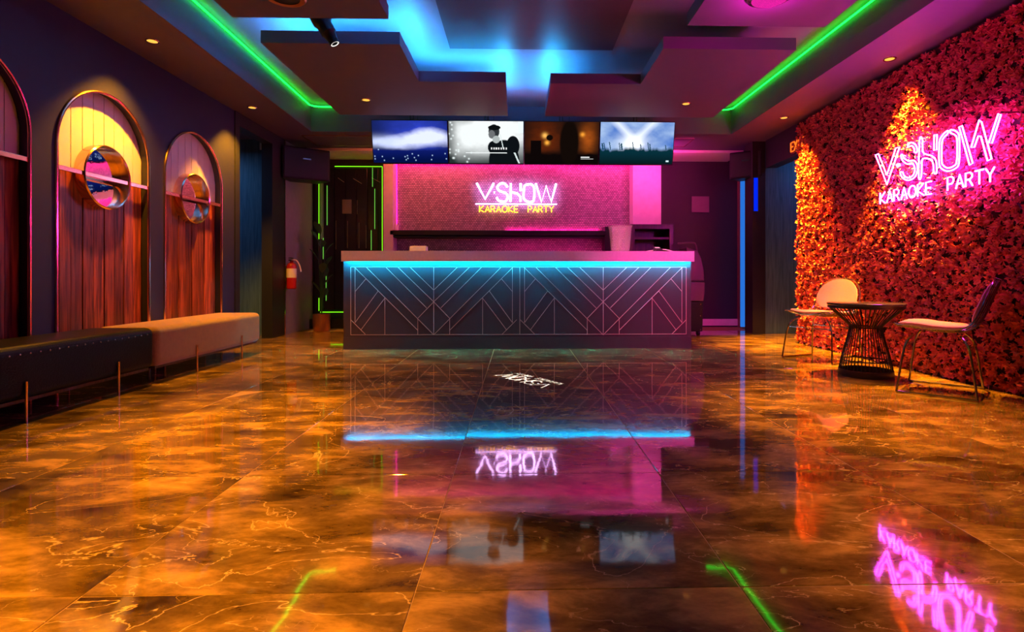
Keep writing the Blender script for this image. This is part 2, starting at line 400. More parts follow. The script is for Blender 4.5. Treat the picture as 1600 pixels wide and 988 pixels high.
# ================================================================== CEILING PANELS
ZP0, ZP1 = 2.55, 2.645
def P(px, py): q = W(px, py, z=ZP0); return (q.x, q.y)
pa = P(411, 68); pb = P(627, 68); pc = P(652, 128); pd = P(792, 128); pe = P(792, 181); pf = P(530, 180)
yA = 0.5*(pa[1]+pb[1]); yBk = 0.5*(pe[1]+pf[1]); yM_ = 0.5*(pc[1]+pd[1])
xa = 0.5*(pa[0]+pf[0]); xb = 0.5*(pb[0]+pc[0]); xd = 0.5*(pd[0]+pe[0])
LP = [(xa, yA), (xb, yA), (xb, yM_), (xd, yM_), (xd, yBk), (xa, yBk)]
qa = P(1247, 77); qb = P(1036, 77); qc = P(1001, 131); qd = P(861, 131); qe = P(851, 181); qf = P(1114, 183)
yA2 = 0.5*(qa[1]+qb[1]); xa2 = 0.5*(qa[0]+qf[0]); xb2 = 0.5*(qb[0]+qc[0]); xd2 = 0.5*(qd[0]+qe[0]); yM2 = 0.5*(qc[1]+qd[1])
RP = [(xa2, yA2), (xb2, yA2), (xb2, yM2), (xd2, yM2), (xd2, yBk), (xa2, yBk)]
def panel(poly, label, name='ceiling_panel'):
    o = MB().prism(poly, lambda a, b, c: (a, b, c), ZP0, ZP1).build(name, M_CEIL)
    tag(o, label, 'ceiling panel', 'floating ceiling panels'); return o
panel(LP, 'stepped floating ceiling panel left of centre above the leftmost screens, behind the hanging projector')
panel(RP, 'stepped floating ceiling panel right of centre above the rightmost screens')
yN = P(607, 30)[1]; xN = P(607, 30)[0]
panel([(xa, 0.2), (xN, 0.2), (xN, yN), (xa, yN)], 'dark floating ceiling panel in front of the blue glow at the top left of the photo')
yN2 = P(1076, 40)[1]; xN2 = P(1074, 40)[0]
panel([(xa2, 0.2), (xN2, 0.2), (xN2, yN2), (xa2, yN2)], 'purple lit floating ceiling panel holding the round magenta light, top right of the photo')
cp = [W(703, 76, z=ZU-.03), W(957, 79, z=ZU-.03)]
cpo = tag(box(cp[0].x, cp[1].x, 0.6, cp[0].y, ZU-.03, ZU-.012).build('ceiling_panel', mat('shade_toned_panel', (.05, .022, .035), .5)), 'large plain rectangular panel in the middle of the coffered ceiling', 'ceiling panel', 'floating ceiling panels')  # shade put into the colour: darkened against the blue bounce
# hangers for every floating panel
def rods(pts):
    for x, y in pts:
        pass
# light strips lying along the panels' upper edges
M_BLUE = emis('blue_led', *E_BLUE); M_GREEN = emis('green_led', *E_GREEN)
def strip(segs, r, m_, label, group, name='led_strip', h=0.008):
    mb = MB()
    for a, b in segs:
        a = Vector(a); b = Vector(b); d = (b-a).normalized(); s = Vector((-d.y, d.x, 0))*r if abs(d.z) < .9 else Vector((r, 0, 0))
        up = Vector((0, 0, h)) if abs(d.z) < .9 else Vector((0, h, 0))
        v = [a-s, a+s, a+s+up, a-s+up, b-s, b+s, b+s+up, b-s+up]
        mb.add(v, [(0, 1, 2, 3), (7, 6, 5, 4), (0, 4, 5, 1), (1, 5, 6, 2), (2, 6, 7, 3), (3, 7, 4, 0)])
    return tag(mb.build(name, m_), label, 'led strip', group)
e = 0.03; ef = 0.27; zs = ZP1+.001
M_CHAN = mat('dark_channel', (.02, .02, .025), .6)
def channel(pts):  # added side walls that narrow the blue glow on the ceiling
    mb = MB()
    for a, b in zip(pts[:-1], pts[1:]):
        a = Vector((a[0], a[1], zs)); b = Vector((b[0], b[1], zs)); d = (b-a).normalized(); n_ = Vector((-d.y, d.x, 0))
        for sd in (-.024, .024):
            p_ = n_*(sd-.002); q_ = n_*(sd+.002); h_ = Vector((0, 0, .013))
            mb.add([a+p_, a+q_, a+q_+h_, a+p_+h_, b+p_, b+q_, b+q_+h_, b+p_+h_], [(0, 1, 2, 3), (7, 6, 5, 4), (0, 4, 5, 1), (1, 5, 6, 2), (2, 6, 7, 3), (3, 7, 4, 0)])
    return struct(mb.build('added_baffle', M_CHAN))
def edge(pts): return [((a[0], a[1], zs), (b[0], b[1], zs)) for a, b in zip(pts[:-1], pts[1:])]
GL = 'light strips around the ceiling coffer'
for pts in ([(xa+e, yBk-.6), (xa+e, yA+ef), (xb-e, yA+ef), (xb-e, yM_+ef), (xd-e, yM_+ef), (xd-e, yBk-e), (xd-.5, yBk-e)],
            [(xd2+e+.14, yM2+ef), (xd2+e, yM2+ef), (xd2+e, yBk-e), (xd2+.4, yBk-e)], [(xN-e, 1.8), (xN-e, yN-e), (xa+.5, yN-e)]): channel(pts)
strip(edge([(xa+e, yBk-.6), (xa+e, yA+ef), (xb-e, yA+ef), (xb-e, yM_+ef), (xd-e, yM_+ef), (xd-e, yBk-e), (xd-.5, yBk-e)]), .02, M_BLUE, 'blue light strip along the upper edge of the left stepped ceiling panel', GL)
strip(edge([(xd2+e+.14, yM2+ef), (xd2+e, yM2+ef), (xd2+e, yBk-e), (xd2+.4, yBk-e)]), .02, M_BLUE, 'blue light strip in the centre notch on the edge of the right stepped ceiling panel', GL)
strip(edge([(xN-e, 1.8), (xN-e, yN-e), (xa+.5, yN-e)]), .02, M_BLUE, 'blue light strip on the rear edge of the dark panel at the top left', GL)
zg = ZU-.035
def gstrip(xA, xB, lab, sx):
    pts = [(xA+sx*.02, yn+.2, zg), (xB+sx*.02, YC-.1, zg), (xB+sx*.07, YC-.04, zg), (xB+sx*.32, YC-.02, zg)]
    o = MB().tube(pts, .009, 6).build('led_strip', M_GREEN); tag(o, lab, 'led strip', GL)
gstrip(xnl, xfl, 'thin green light strip high on the left side of the ceiling coffer', 1)
gstrip(xnr, xfr, 'thin green light strip high on the right side of the ceiling coffer', -1)

# ================================================================== DOWNLIGHTS
M_LENS = emis('warm_lens', (1.0, 0.42, 0.06), 1.6)
def downlight(px, py, z, power, label, xy=None, cone=95, blend=0.6, tgt=None, tint=E_ORANGE):
    q = W(px, py, z=z) if xy is None else Vector((xy[0], xy[1], z))
    t = thing('downlight', (q.x, q.y, z), label, 'downlight', 'recessed downlights')
    MB().lathe([(.036, -.004), (.047, -.006), (.05, -.001), (.05, .0)], n=24, caps=False).build('trim_ring', M_BRASS, t, local=True)
    MB().lathe([(0.0001, -.003), (.036, -.003)], n=20).build('lens', M_LENS, t, local=True)
    l = bpy.data.lights.new('downlight_beam', 'SPOT'); l.energy = power; l.color = tint; l.spot_size = R(cone); l.spot_blend = blend; l.shadow_soft_size = .03
    o = bpy.data.objects.new('downlight_beam', l); COL.objects.link(o); o.parent = t; o.location = (0, 0, -.012)
    if tgt: o.rotation_euler = Vector(tgt).to_track_quat('-Z', 'Y').to_euler()
downlight(238, 64, ZC, P_WALL_L, 'recessed downlight in the low ceiling above the middle arch')
downlight(394, 168, ZC, P_WALL_L*1.3, 'recessed downlight in the low ceiling beside the left doorway')
downlight(572, 156, ZP0, P_PANEL, 'recessed downlight in the left stepped panel')
downlight(1072, 162, ZP0, P_PANEL, 'recessed downlight in the right stepped panel')
downlight(1390, 92, ZC, P_WALL_R, 'recessed downlight above the neon sign wall', cone=62, blend=1.0, tgt=(.10, 0, -1))
downlight(1225, 184, ZC, P_WALL_R*1.1, 'recessed downlight at the far end of the flower wall', cone=62, blend=1.0, tgt=(.12, -.05, -1))
downlight(0, 0, ZP0, P_NEAR*1.5, 'recessed downlight in the panel at the upper left', xy=(-1.42, 2.85), cone=50, blend=1.0)
downlight(0, 0, ZP0, P_NEAR*1.15, 'nearest recessed downlight in the left panel', xy=(-1.0, 1.25), cone=56, blend=1.0)
downlight(0, 0, ZP0, P_NEAR*1.2, 'recessed downlight in the panel at the upper right', xy=(2.0, 3.15), cone=50, blend=0.9)
downlight(0, 0, ZP0, P_NEAR*.5, 'nearest recessed downlight in the right panel', xy=(1.7, 1.4), cone=60, blend=1.0)
# round fixtures in the near panels
q = W(445, -6, z=ZP0)
t = thing('ceiling_speaker', (q.x, q.y, ZP0), 'round dim ceiling speaker with a warm rim in the dark panel, top left', 'speaker')
MB().lathe([(.09, -.012), (.12, -.014), (.13, -.004), (.13, 0)], caps=False).build('rim', M_COPPERPOT, t, local=True)
MB().lathe([(.0001, -.02), (.06, -.014), (.09, -.008)]).build('grille', M_BRONZE, t, local=True)
q = W(1203, -8, z=ZP0)
t = thing('dome_light', (q.x, q.y, ZP0), 'round magenta party light with a chrome rim, at the top right', 'ceiling light')
MB().lathe([(.11, -.03), (.135, -.02), (.14, 0)], caps=False).build('rim', M_CHROME, t, local=True)
MB().lathe([(.0001, -.06), (.04, -.056), (.08, -.045), (.11, -.03)]).build('dome', emis('magenta_lens', (1, .02, .45), .8, .6), t, local=True)
lamp('party_glow', 'POINT', (q.x, q.y, ZP0-.16), 20, (1, .015, .5), shadow_soft_size=.03)
lamp('party_beam', 'SPOT', (q.x, q.y, ZP0-.12), 330, (1, .012, .42), shadow_soft_size=.02, spot_size=R(48), spot_blend=1.0, target=(1.75, 5.95, .75))

# ================================================================== ARCHED WALL PANELS
def fx(x): return lambda a, b, c: (c, a, b)
def arch_thing(c, label, tilt_u=0, tilt_l=0):
    t = thing('arched_wall_panel', (XL, c, 0), label, 'wall panel', 'arched panels on the left wall')
    xb_ = XL-.062
    nb = 9; wd = 2*AR/nb
    zr = 1.50
    for i in range(nb):
        a = c-AR+i*wd+.003; b = c-AR+(i+1)*wd-.003
        top = []
        for k in range(5):
            yy = b+(a-b)*k/4; dd = max(0, AR*AR-(yy-c)**2); top.append((yy, ZS+math.sqrt(dd)))
        MB().prism([(a, zr), (b, zr)]+top, fx(0), xb_-.012, xb_).build('upper_board', M_PALE, t)
        box(xb_-.012, xb_+(.004 if i % 2 else 0), a+.001, b-.001, 0.13, zr-.002).build('lower_board', M_REDWOOD, t)
    box(xb_-.012, xb_+.006, c-AR+.004, c+AR-.004, 0.0, .128).build('shade_strip', M_BLACK, t)  # black strip standing in for the shadow under the bench
    pts = [(XL+.006, a, b) for a, b in arch_pts(c, AR-.006, 32, 0.0)]
    MB().tube(pts, .011, 8).build('arch_frame', M_BRASS, t)
    box(XL-.02, XL+.004, c-AR+.01, c+AR-.01, zr-.016, zr+.016).build('rail', M_BRASS, t, bevel=.003)
    # porthole ring and two half mirrors
    def rl(x, y, z): return (z, x, y)
    rr = .235
    ring = MB().lathe([(rr-.012, 0), (rr, 0), (rr+.002, .07), (rr-.006, .078), (rr-.014, .072), (rr-.012, 0)], c=(xb_+.001, c, 1.505), n=48, fn=lambda x, y, z: (z, x, y))
    ring.build('mirror_frame', M_BRASS, t)
    for s_, tl in ((1, tilt_u), (-1, tilt_l)):
        poly = [(math.cos(math.pi*k/24)*(rr-.013), s_*math.sin(math.pi*k/24)*(rr-.013)) for k in range(25)]
        MB().prism(poly, lambda a, b, w_: (xb_+.004+w_+b*tl[1]+a*tl[0], c+a, 1.505+b), 0, .003).build('mirror', M_MIRROR, t)
lab = ['red and pale arched board panel nearest the camera, outside the left edge', 'dim arched board panel cut by the left edge of the photo',
       'arched board panel with an orange lit pale top and a bright round mirror', 'arched board panel beside the left doorway with a pink lit top']
TL = [((0, 0), (0, 0))]*4
TL[2] = ((0, 0), (0.0, -0.10))
for c, l, tl in zip(AC[1:], lab[1:], TL[1:]): arch_thing(c, l, tl[0], tl[1])

# ================================================================== BENCHES
def bench(y0, y1, m_, label, studs, legs):
    t = thing('bench', (XL+.25, (y0+y1)/2, 0), label, 'bench')
    x0_, x1_ = XL+.02, XL+.46
    box(x0_, x1_, y0+.004, y1-.004, .115, .405).build('cushion', m_, t, bevel=.045, seg=5)
    box(x0_+.03, x1_-.03, y0+.03, y1-.03, .10, .118).build('base_board', M_DARKWOOD, t)
    for y in legs:
        MB().tube([(x1_+.008, y, 0), (x1_+.008, y, .215)], .0075, 10).build('leg', M_BRASS, t)
        MB().tube([(x0_+.05, y+.1, 0), (x0_+.05, y+.1, .11)], .0075, 10).build('leg', M_BRASS, t)
    if studs:
        k = 0; y = y0+.06
        proto_ = None
        while y < y1-.04:
            if proto_ is None:
                proto_ = MB().lathe([(.0001, .006), (.004, .005), (.006, .002), (.0065, 0)], n=10, fn=lambda a, b, c: (c, a, b)).build('stud', M_STUD, t, local=True); s_ = proto_
            else:
                s_ = proto_.copy(); COL.objects.link(s_)
            s_.parent = t; s_.location = Vector((x1_-.004, y, .36))-OFF[t.name]
            y += .062
yj = W(243, 540, x=XL+.46).y; ye = W(408, 520, x=XL+.46).y
bench(1.1, yj, M_LEATHER, 'long black leather bench with a row of shiny studs and thin brass legs', True, [1.7, W(41, 650, x=XL+.468).y, W(185.5, 612, x=XL+.468).y])
bench(yj+.01, ye, M_TAN, 'tan velvet bench with thin brass legs, under the arches near the doorway', False, [W(308, 577, x=XL+.468).y, W(378, 558, x=XL+.468).y])

# ================================================================== COUNTER
YK = 5.86
kx0, kx1 = W(536.5, 470, y=YK).x, W(1080, 470, y=YK).x
sx0, sx1 = W(534, 400, y=YK-.03).x, W(1084, 400, y=YK-.03).x
zk1 = W(809, 409, y=YK).z; zk2 = W(809, 392.5, y=YK-.03).z
ctr = thing('reception_counter', ((kx0+kx1)/2, YK+.3, 0), 'long reception counter with copper zigzag inlay and a blue lit front', 'counter')
box(kx0, kx1, YK, YK+.6, 0.0, zk1+.021).build('counter_body', M_COUNTER, ctr, bevel=.003)
MB().box(sx0, sx1, YK-.05, YK+.66, zk1+.022, zk2).box(sx0, sx1, YK-.05, YK-.042, zk1, zk1+.022).build('countertop', M_SLAB, ctr)
M_CLED = emis('counter_led', *E_COUNTER)
box(kx0+.03, kx1-.01, YK-.040, YK-.028, zk1+.010, zk1+.016).build('led_strip', M_CLED, ctr)
box(kx0-.0, kx1, YK-.006, YK-.001, 0.0, .125).build('plinth', M_COUNTER, ctr)
def ki(zx, zy, cxp):
    q = W(cxp+(zx-640)*.22266, 340+zy*.22266, y=YK); return Vector((q.x, YK-.001, q.z))
half = [((640, 510), (805, 350)), ((640, 592), (890, 350)), ((690, 635), (975, 350)), ((640, 824), (1112, 350)), ((752, 792), (1195, 350)),
        ((752, 708), (752, 822)), ((640, 592), (752, 708)), ((1115, 430), (1192, 520)), ((1030, 516), (1192, 738)), ((983, 566), (1150, 788)), ((983, 568), (983, 822)),
        ((1222, 718), (1120, 820)), ((1192, 350), (1192, 738))]
segs = []
for cxp in (677.7, 942.5):
    segs.append((ki(640, 350, cxp), ki(640, 822, cxp)))
    for a, b in half:
        segs.append((ki(a[0], a[1], cxp), ki(b[0], b[1], cxp)))
        segs.append((ki(1280-a[0], a[1], cxp), ki(1280-b[0], b[1], cxp)))
A = ki(58, 348, 677.7); B = ki(1222, 348, 942.5); C_ = ki(58, 824, 677.7); D_ = ki(1222, 824, 942.5)
for a in (A, B): a.z = A.z
for a in (C_, D_): a.z = C_.z
segs += [(A, B), (C_, D_), (A, C_), (B, D_), ((A+B)/2, (C_+D_)/2)]
for a, b in segs:
    d = (b-a).normalized(); s_ = Vector((-d.z, 0, d.x))*.0021; w_ = Vector((0, -.0022, 0)); u_ = Vector((0, .001, 0))
    MB().add([a-s_+u_, a+s_+u_, a+s_+w_, a-s_+w_, b-s_+u_, b+s_+u_, b+s_+w_, b-s_+w_], [(0, 1, 2, 3), (7, 6, 5, 4), (0, 4, 5, 1), (1, 5, 6, 2), (2, 6, 7, 3), (3, 7, 4, 0)]).build('inlay_strip', M_INLAY, ctr)

# things on the counter
q = W(969, 392, y=6.1)
t = thing('plastic_container', (q.x, 6.1, zk2), 'tall clear plastic tub on the counter in front of the dark cabinet', 'container')
def frust(w0, w1, d0, d1, z0, z1): 
    return [(-w0, -d0, z0), (w0, -d0, z0), (w0, d0, z0), (-w0, d0, z0), (-w1, -d1, z1), (w1, -d1, z1), (w1, d1, z1), (-w1, d1, z1)]
v = frust(.088, .112, .08, .10, 0, .285)+frust(.082, .106, .074, .094, .006, .285)
f = [(0, 3, 2, 1), (0, 1, 5, 4), (1, 2, 6, 5), (2, 3, 7, 6), (3, 0, 4, 7), (8, 9, 10, 11), (8, 12, 13, 9), (9, 13, 14, 10), (10, 14, 15, 11), (11, 15, 12, 8), (4, 5, 13, 12), (5, 6, 14, 13), (6, 7, 15, 14), (7, 4, 12, 15)]
MB().add(v, f).build('tub', M_CLEAR, t, local=True)
MB().tube([(-.115, -.103, .285), (.115, -.103, .285), (.115, .103, .285), (-.115, .103, .285)], .006, 6, closed=True).build('rim', M_CLEAR, t, local=True)
MB().box(-.02, .0, -.02, .0, .007, .17).build('scoop', M_CLEAR, t, local=True)
q = W(654, 392, y=6.05)
o = tag(box(q.x-.095, q.x+.095, 6.02, 6.10, zk2, zk2+.064).build('white_box', M_WHITE, bevel=.012, seg=3), 'small pale rounded box on the counter near its left end', 'box')
q = W(1028, 390, y=6.0)
t = thing('card_terminal', (q.x, 6.0, zk2), 'small black payment terminal with a pink lit screen, right on the counter', 'card terminal')
MB().add([(-.035, -.07, 0), (.035, -.07, 0), (.035, .07, 0), (-.035, .07, 0), (-.035, -.07, .02), (.035, -.07, .02), (.035, .07, .06), (-.035, .07, .06)],
         [(0, 3, 2, 1), (4, 5, 6, 7), (0, 1, 5, 4), (1, 2, 6, 5), (2, 3, 7, 6), (3, 0, 4, 7)]).build('body', M_PLASTIC, t, local=True)
MB().add([(-.026, .0, .0415), (.026, .0, .0415), (.026, .05, .056), (-.026, .05, .056)], [(0, 1, 2, 3)]).build('screen', emis('pink_screen', (1, .3, .5), 1.2), t, local=True)
q = W(1000, 390, y=6.15)
MBc = MB().tube(crom([(q.x+.05, 6.1, zk2+.006), (q.x+.12, 6.16, zk2+.02), (q.x+.24, 6.05, zk2+.03), (q.x+.36, 6.1, zk2+.008)]), .006, 6)
tag(MBc.build('power_cable', M_WHITE), 'pale cable lying on the counter beside the payment terminal', 'cable')
# cabinet behind the counter
c0, c1 = W(986, 350, y=7.3).x, W(1052, 350, y=7.3).x; cz = W(1000, 350.5, y=7.3).z
t = thing('back_cabinet', ((c0+c1)/2, 7.5, 0), 'dark wooden open cabinet behind the right end of the counter', 'cabinet')
MB().box(c0, c1, 7.3, 7.7, cz-.06, cz).box(c0, c0+.05, 7.3, 7.7, 0, cz-.06).box(c1-.05, c1, 7.3, 7.7, 0, cz-.06).box(c0+.05, c1-.05, 7.66, 7.7, 0, cz-.06).build('carcass', M_DARKWOOD, t)
box(c0+.05, c1-.05, 7.32, 7.65, cz-.2, cz-.17).build('shelf', M_DARKWOOD, t)
box(c0+.05, c1-.05, 7.32, 7.65, .85, .88).build('shelf', M_DARKWOOD, t)
# display shelf on the mosaic wall
s0, s1 = x_ml+.03, W(945, 364, y=8.0).x; z1_, z0_ = W(780, 360.3, y=8.0).z, W(780, 367.5, y=8.0).z
t = thing('wall_shelf', ((s0+s1)/2, 8.1, 0), 'long black shelf across the mosaic wall under the small glowing sign', 'shelf')
box(s0, s1, 8.0, YM, z0_, z1_).build('shelf_board', M_BLACK, t, bevel=.004)
box(s0, s1, 8.02, YM, z0_-.035, z0_-.012).build('lower_rail', M_BLACK, t)
box(s1, s1+.1, 7.98, YM, 0, z1_+.06).build('end_post', M_BLACK, t)
box(s0, s1, 7.95, YM, 0, .9).build('back_unit', M_BLACK, t)
for k, (px, h) in enumerate(((617.3, .115), (620.6, .10))):
    q = W(px, 360, y=8.05)
    tag(MB().lathe([(.013, 0), (.014, h*.7), (.007, h*.85), (.007, h)], c=(q.x, 8.06, z1_), n=14).build('bottle', M_WHITE), ('taller' if k == 0 else 'shorter')+' of the two tiny pale bottles at the left end of the wall shelf', 'bottle', 'bottles on the wall shelf')

# ================================================================== LETTERS
# outlines traced in the plane of the flower wall sign
XS = 3.13
def Z3(zx, zy):
    q = W(1340+zx*.18219, 160+zy*.18219, x=XS); return (q.y, q.z)
V_ = [(165, 452), (190, 442), (262, 622), (340, 392), (372, 385), (264, 705)]
SA = [(440, 362), (470, 345), (505, 358), (523, 395), (520, 428), (500, 426), (498, 398), (478, 372), (455, 380)]
SB = [(385, 455), (398, 450), (412, 480), (450, 502), (495, 500), (522, 530), (525, 590), (500, 645), (445, 670), (395, 645), (378, 602), (398, 600), (412, 630), (450, 648), (490, 622), (503, 575), (488, 530), (440, 530), (398, 500)]
HA = [(545, 325), (568, 318), (572, 420), (600, 445), (650, 460), (685, 500), (692, 600), (668, 605), (662, 530), (640, 492), (590, 480), (565, 505), (560, 632), (538, 638)]
HB = [(670, 280), (695, 276), (692, 408), (668, 412)]
OA = [(785, 243), (740, 285), (715, 345), (713, 520), (738, 572), (790, 590), (852, 568), (884, 515), (886, 300), (860, 250), (812, 236), (812, 262), (848, 280), (866, 320), (864, 505), (836, 548), (790, 563), (752, 545), (735, 505), (737, 350), (755, 300), (787, 268)]
WA = [(885, 212), (910, 200), (1002, 522), (975, 538)]
WB = [(988, 388), (1058, 152), (1078, 168), (1165, 485), (1130, 502), (1072, 290), (1050, 288), (1016, 385)]
WC = [(1140, 348), (1222, 98), (1245, 105), (1168, 350)]
OUTL = [[Z3(*p) for p in L_] for L_ in (V_, SA, SB, HA, HB, OA, WA, WB, WC)]
SMOOTH = [0, 1, 1, 1, 0, 1, 0, 0, 0]
DOT = Z3(362, 538)
FONT = {'K': [[(0, 0), (0, 1)], [(.7, 1), (0, .45), (.75, 0)]], 'A': [[(0, 0), (.4, 1), (.8, 0)], [(.15, .35), (.65, .35)]],
        'R': [[(0, 0), (0, 1), (.45, 1), (.65, .85), (.65, .65), (.45, .5), (0, .5)], [(.35, .5), (.7, 0)]],
        'O': [[(.45*math.cos(t_)+.45, .5*math.sin(t_)+.5) for t_ in [2*math.pi*k/16 for k in range(17)]]],
        'E': [[(.65, 1), (0, 1), (0, 0), (.65, 0)], [(0, .52), (.55, .52)]], 'P': [[(0, 0), (0, 1), (.45, 1), (.65, .85), (.65, .62), (.45, .46), (0, .46)]],
        'T': [[(0, 1), (.8, 1)], [(.4, 1), (.4, 0)]], 'Y': [[(0, 1), (.4, .5), (.8, 1)], [(.4, .5), (.4, 0)]], 'X': [[(0, 0), (.7, 1)], [(0, 1), (.7, 0)]], 'I': [[(.1, 0), (.1, 1)]]}
ADV = {'K': .98, 'A': 1.0, 'R': .95, 'O': 1.12, 'E': .86, 'P': .9, 'T': 1.0, 'Y': .9, 'X': .95, 'I': .5}
def word(txt, u0, u1, v0, v1):
    tot = sum(ADV[c] for c in txt)-.2; x = 0; out_ = []
    for c in txt:
        out_.append([[(u0+(u1-u0)*(x+a)/tot, v0+(v1-v0)*b) for a, b in st] for st in FONT[c]]); x += ADV[c]
    return out_
k0 = Z3(205, 872); k1 = Z3(648, 790); kt = Z3(207, 778); p0 = Z3(785, 760); p1 = Z3(1180, 692); pt = Z3(782, 648)
# normalise: u runs 0..1 along the sign, v in the same metres
U0 = OUTL[0][0][0]; U1 = OUTL[8][2][0]; LEN = U0-U1
vbase = k0[1]
KW = word('KARAOKE', (U0-k0[0]), (U0-k1[0]), k0[1]-vbase, kt[1]-vbase)
PW = word('PARTY', (U0-p0[0]), (U0-p1[0]), k0[1]-vbase, kt[1]-vbase)
BIG = [[(U0-y_, z_-vbase) for y_, z_ in L_] for L_ in OUTL]; DOTN = (U0-DOT[0], DOT[1]-vbase)
SKZ = {'V': [[(177, 450), (263, 665), (355, 390)]],
  'S': [[(515, 400), (480, 355), (430, 372), (395, 440), (420, 490), (500, 510), (515, 580), (480, 650), (410, 650), (388, 605)]],
  'H': [[(555, 325), (550, 635)], [(553, 470), (640, 470), (680, 520), (680, 600)], [(682, 280), (682, 410)]],
  'O': [[(800, 255), (740, 300), (725, 400), (725, 530), (790, 577), (865, 530), (875, 310), (840, 250), (800, 255)]],
  'W': [[(898, 208), (988, 530), (1062, 200), (1147, 492), (1232, 100)]]}
SKEL = {g: [[(U0-Z3(*p)[0], Z3(*p)[1]-vbase) for p in L_] for L_ in ls] for g, ls in SKZ.items()}
names = ['V', 'S', 'S', 'H', 'H', 'O', 'W', 'W', 'W']
def sign_letters(t, fn, r_big, r_small, m_big, m_small):
    groups = {'V': [0], 'S': [1, 2], 'H': [3, 4], 'O': [5], 'W': [6, 7, 8]}
    for g, ids in groups.items():
        mb = MB()
        for i in ids:
            pts = [fn(*p) for p in BIG[i]]
            if SMOOTH[i]: pts = crom(pts, 4, closed=True)
            mb.tube(pts, r_big, 7, closed=True)
        mb.build('letter', m_big, t)
    MB().tube([fn(DOTN[0]-.008, DOTN[1]), fn(DOTN[0]+.008, DOTN[1])], .013, 10).build('dot', m_big, t)
    for L_ in KW+PW:
        mb = MB()
        for st in L_: mb.tube([fn(*p) for p in st], r_small, 6)
        mb.build('letter', m_small, t)
M_NEON = emis('neon_tube', *E_NEON)
sx = lambda u, v: (XS-.012, U0-u, vbase+v)
t = thing('neon_sign', (XS, (U0+U1)/2, vbase), 'magenta outline neon sign on a clear sheet over the flower wall', 'sign')
t0 = Z3(150, 200); yl = W(1368, 300, x=XS).y; yr = W(1572, 300, x=XS).y
zt = max(z_ for L_ in OUTL for _, z_ in L_)+.03; zb = vbase-.03
box(XS, XS+.006, yr, yl, zb, zt).build('acrylic_sheet', M_ACRYLIC, t)
for yy in (yl-.03, yr+.03):
    for zz in (zb+.03, zt-.03):
        MB().tube([(XS-.006, yy, zz), (XR-.01, yy, zz)], .006, 10).build('standoff', M_CHROME, t)
sign_letters(t, sx, .0043, .0050, M_NEON, M_NEON)

# small sign on the mosaic wall
M_SW = emis('white_neon', *E_SIGNW); M_SY = emis('yellow_neon', *E_SIGNY)
YSg = 8.17
bx0, bx1 = W(743, 300, y=YSg).x, W(870, 300, y=YSg).x; sc_ = (bx1-bx0)/LEN
bz0 = W(806, 333, y=YSg).z; bzl = W(806, 319, y=YSg).z; bzt = W(806, 286, y=YSg).z
vlo = min(p[1] for L_ in BIG for p in L_); vhi = max(p[1] for L_ in BIG for p in L_)
vbig = sorted([p[1] for L_ in BIG for p in L_])
vk = KW[0][0][1][1]
def sb(u, v):
    x = bx0+u*sc_
    if v > vk+.001: z = bzl+.02+(v-vlo)/(vhi-vlo)*(bzt-bzl-.02)
    else: z = bz0+.012+v/vk*(bzl-bz0-.04)
    return (x, YSg, z)
t = thing('wall_sign', ((bx0+bx1)/2, YSg, bz0), 'small white and yellow glowing sign on the mosaic wall behind the counter', 'sign')
vlo_ok = vlo > vk
for g, ls in SKEL.items():
    mb = MB()
    for L_ in ls:
        pts = [(bx0+p[0]*sc_, YSg, bzl+.022+(p[1]-vlo)/(vhi-vlo)*(bzt-bzl-.022)) for p in L_]
        if g in 'SO': pts = crom(pts, 4)
        mb.tube(pts, .015, 8)
    mb.build('letter', M_SW, t)
MB().tube([(bx0+DOTN[0]*sc_-.008, YSg, bzl+.17), (bx0+DOTN[0]*sc_+.008, YSg, bzl+.17)], .013, 8).build('dot', M_SW, t)
MB().tube([(bx0, YSg, bzl), (bx1, YSg, bzl)], .007, 6).build('underline', M_SW, t)
for L_ in KW+PW:
    mb = MB()
    for st in L_: mb.tube([(bx0+p[0]*sc_, YSg, bz0+.012+p[1]/vk*(bzl-bz0-.04)) for p in st], .006, 6)
    mb.build('letter', M_SY, t)
box(bx0-.02, bx1+.02, YSg+.015, YSg+.02, bz0-.02, bzt+.03).build('acrylic_sheet', M_ACRYLIC, t)
for xx in (bx0+.02, bx1-.02):
    for zz in (bz0+.01, bzt):
        MB().tube([(xx, YSg+.005, zz), (xx, YM, zz)], .005, 8).build('standoff', M_CHROME, t)
# magenta strips that wash the mosaic wall
M_MAG = emis('magenta_led', *E_MAGENTA)
struct(MB().box(x_ml, x_mr, YM-.17, YM-.15, 2.43, ZC-.04).build('added_valance', M_PILLAR))  # added board that hides the top strip and keeps its light on the wall
GM = 'magenta light strips of the back wall'
strip([((x_ml+.1, YM-.09, 2.5), (x_mr-.1, YM-.09, 2.5))], .01, M_MAG, 'magenta light strip along the top of the mosaic wall, above the screens', GM)
strip([((pl1+.006, YM-.02, 1.46), (pl1+.006, YM-.02, 2.5))], .003, emis('soft_magenta_led', (1, .01, .35), 5), 'upright magenta light strip beside the left pale pillar', GM)
strip([((x_ml+1.6, YM-.1, .93), (s1-.05, YM-.1, .93))], .015, M_MAG, 'magenta light strip low behind the counter under the wall shelf', GM)

strip([((x_ml+1.7, YM-.02, z1_+.004), (s1-.05, YM-.02, z1_+.004))], .008, M_MAG, 'added hidden magenta light strip on top of the black wall shelf, at its back edge', GM)  # added out of sight to brighten the right part of the mosaic
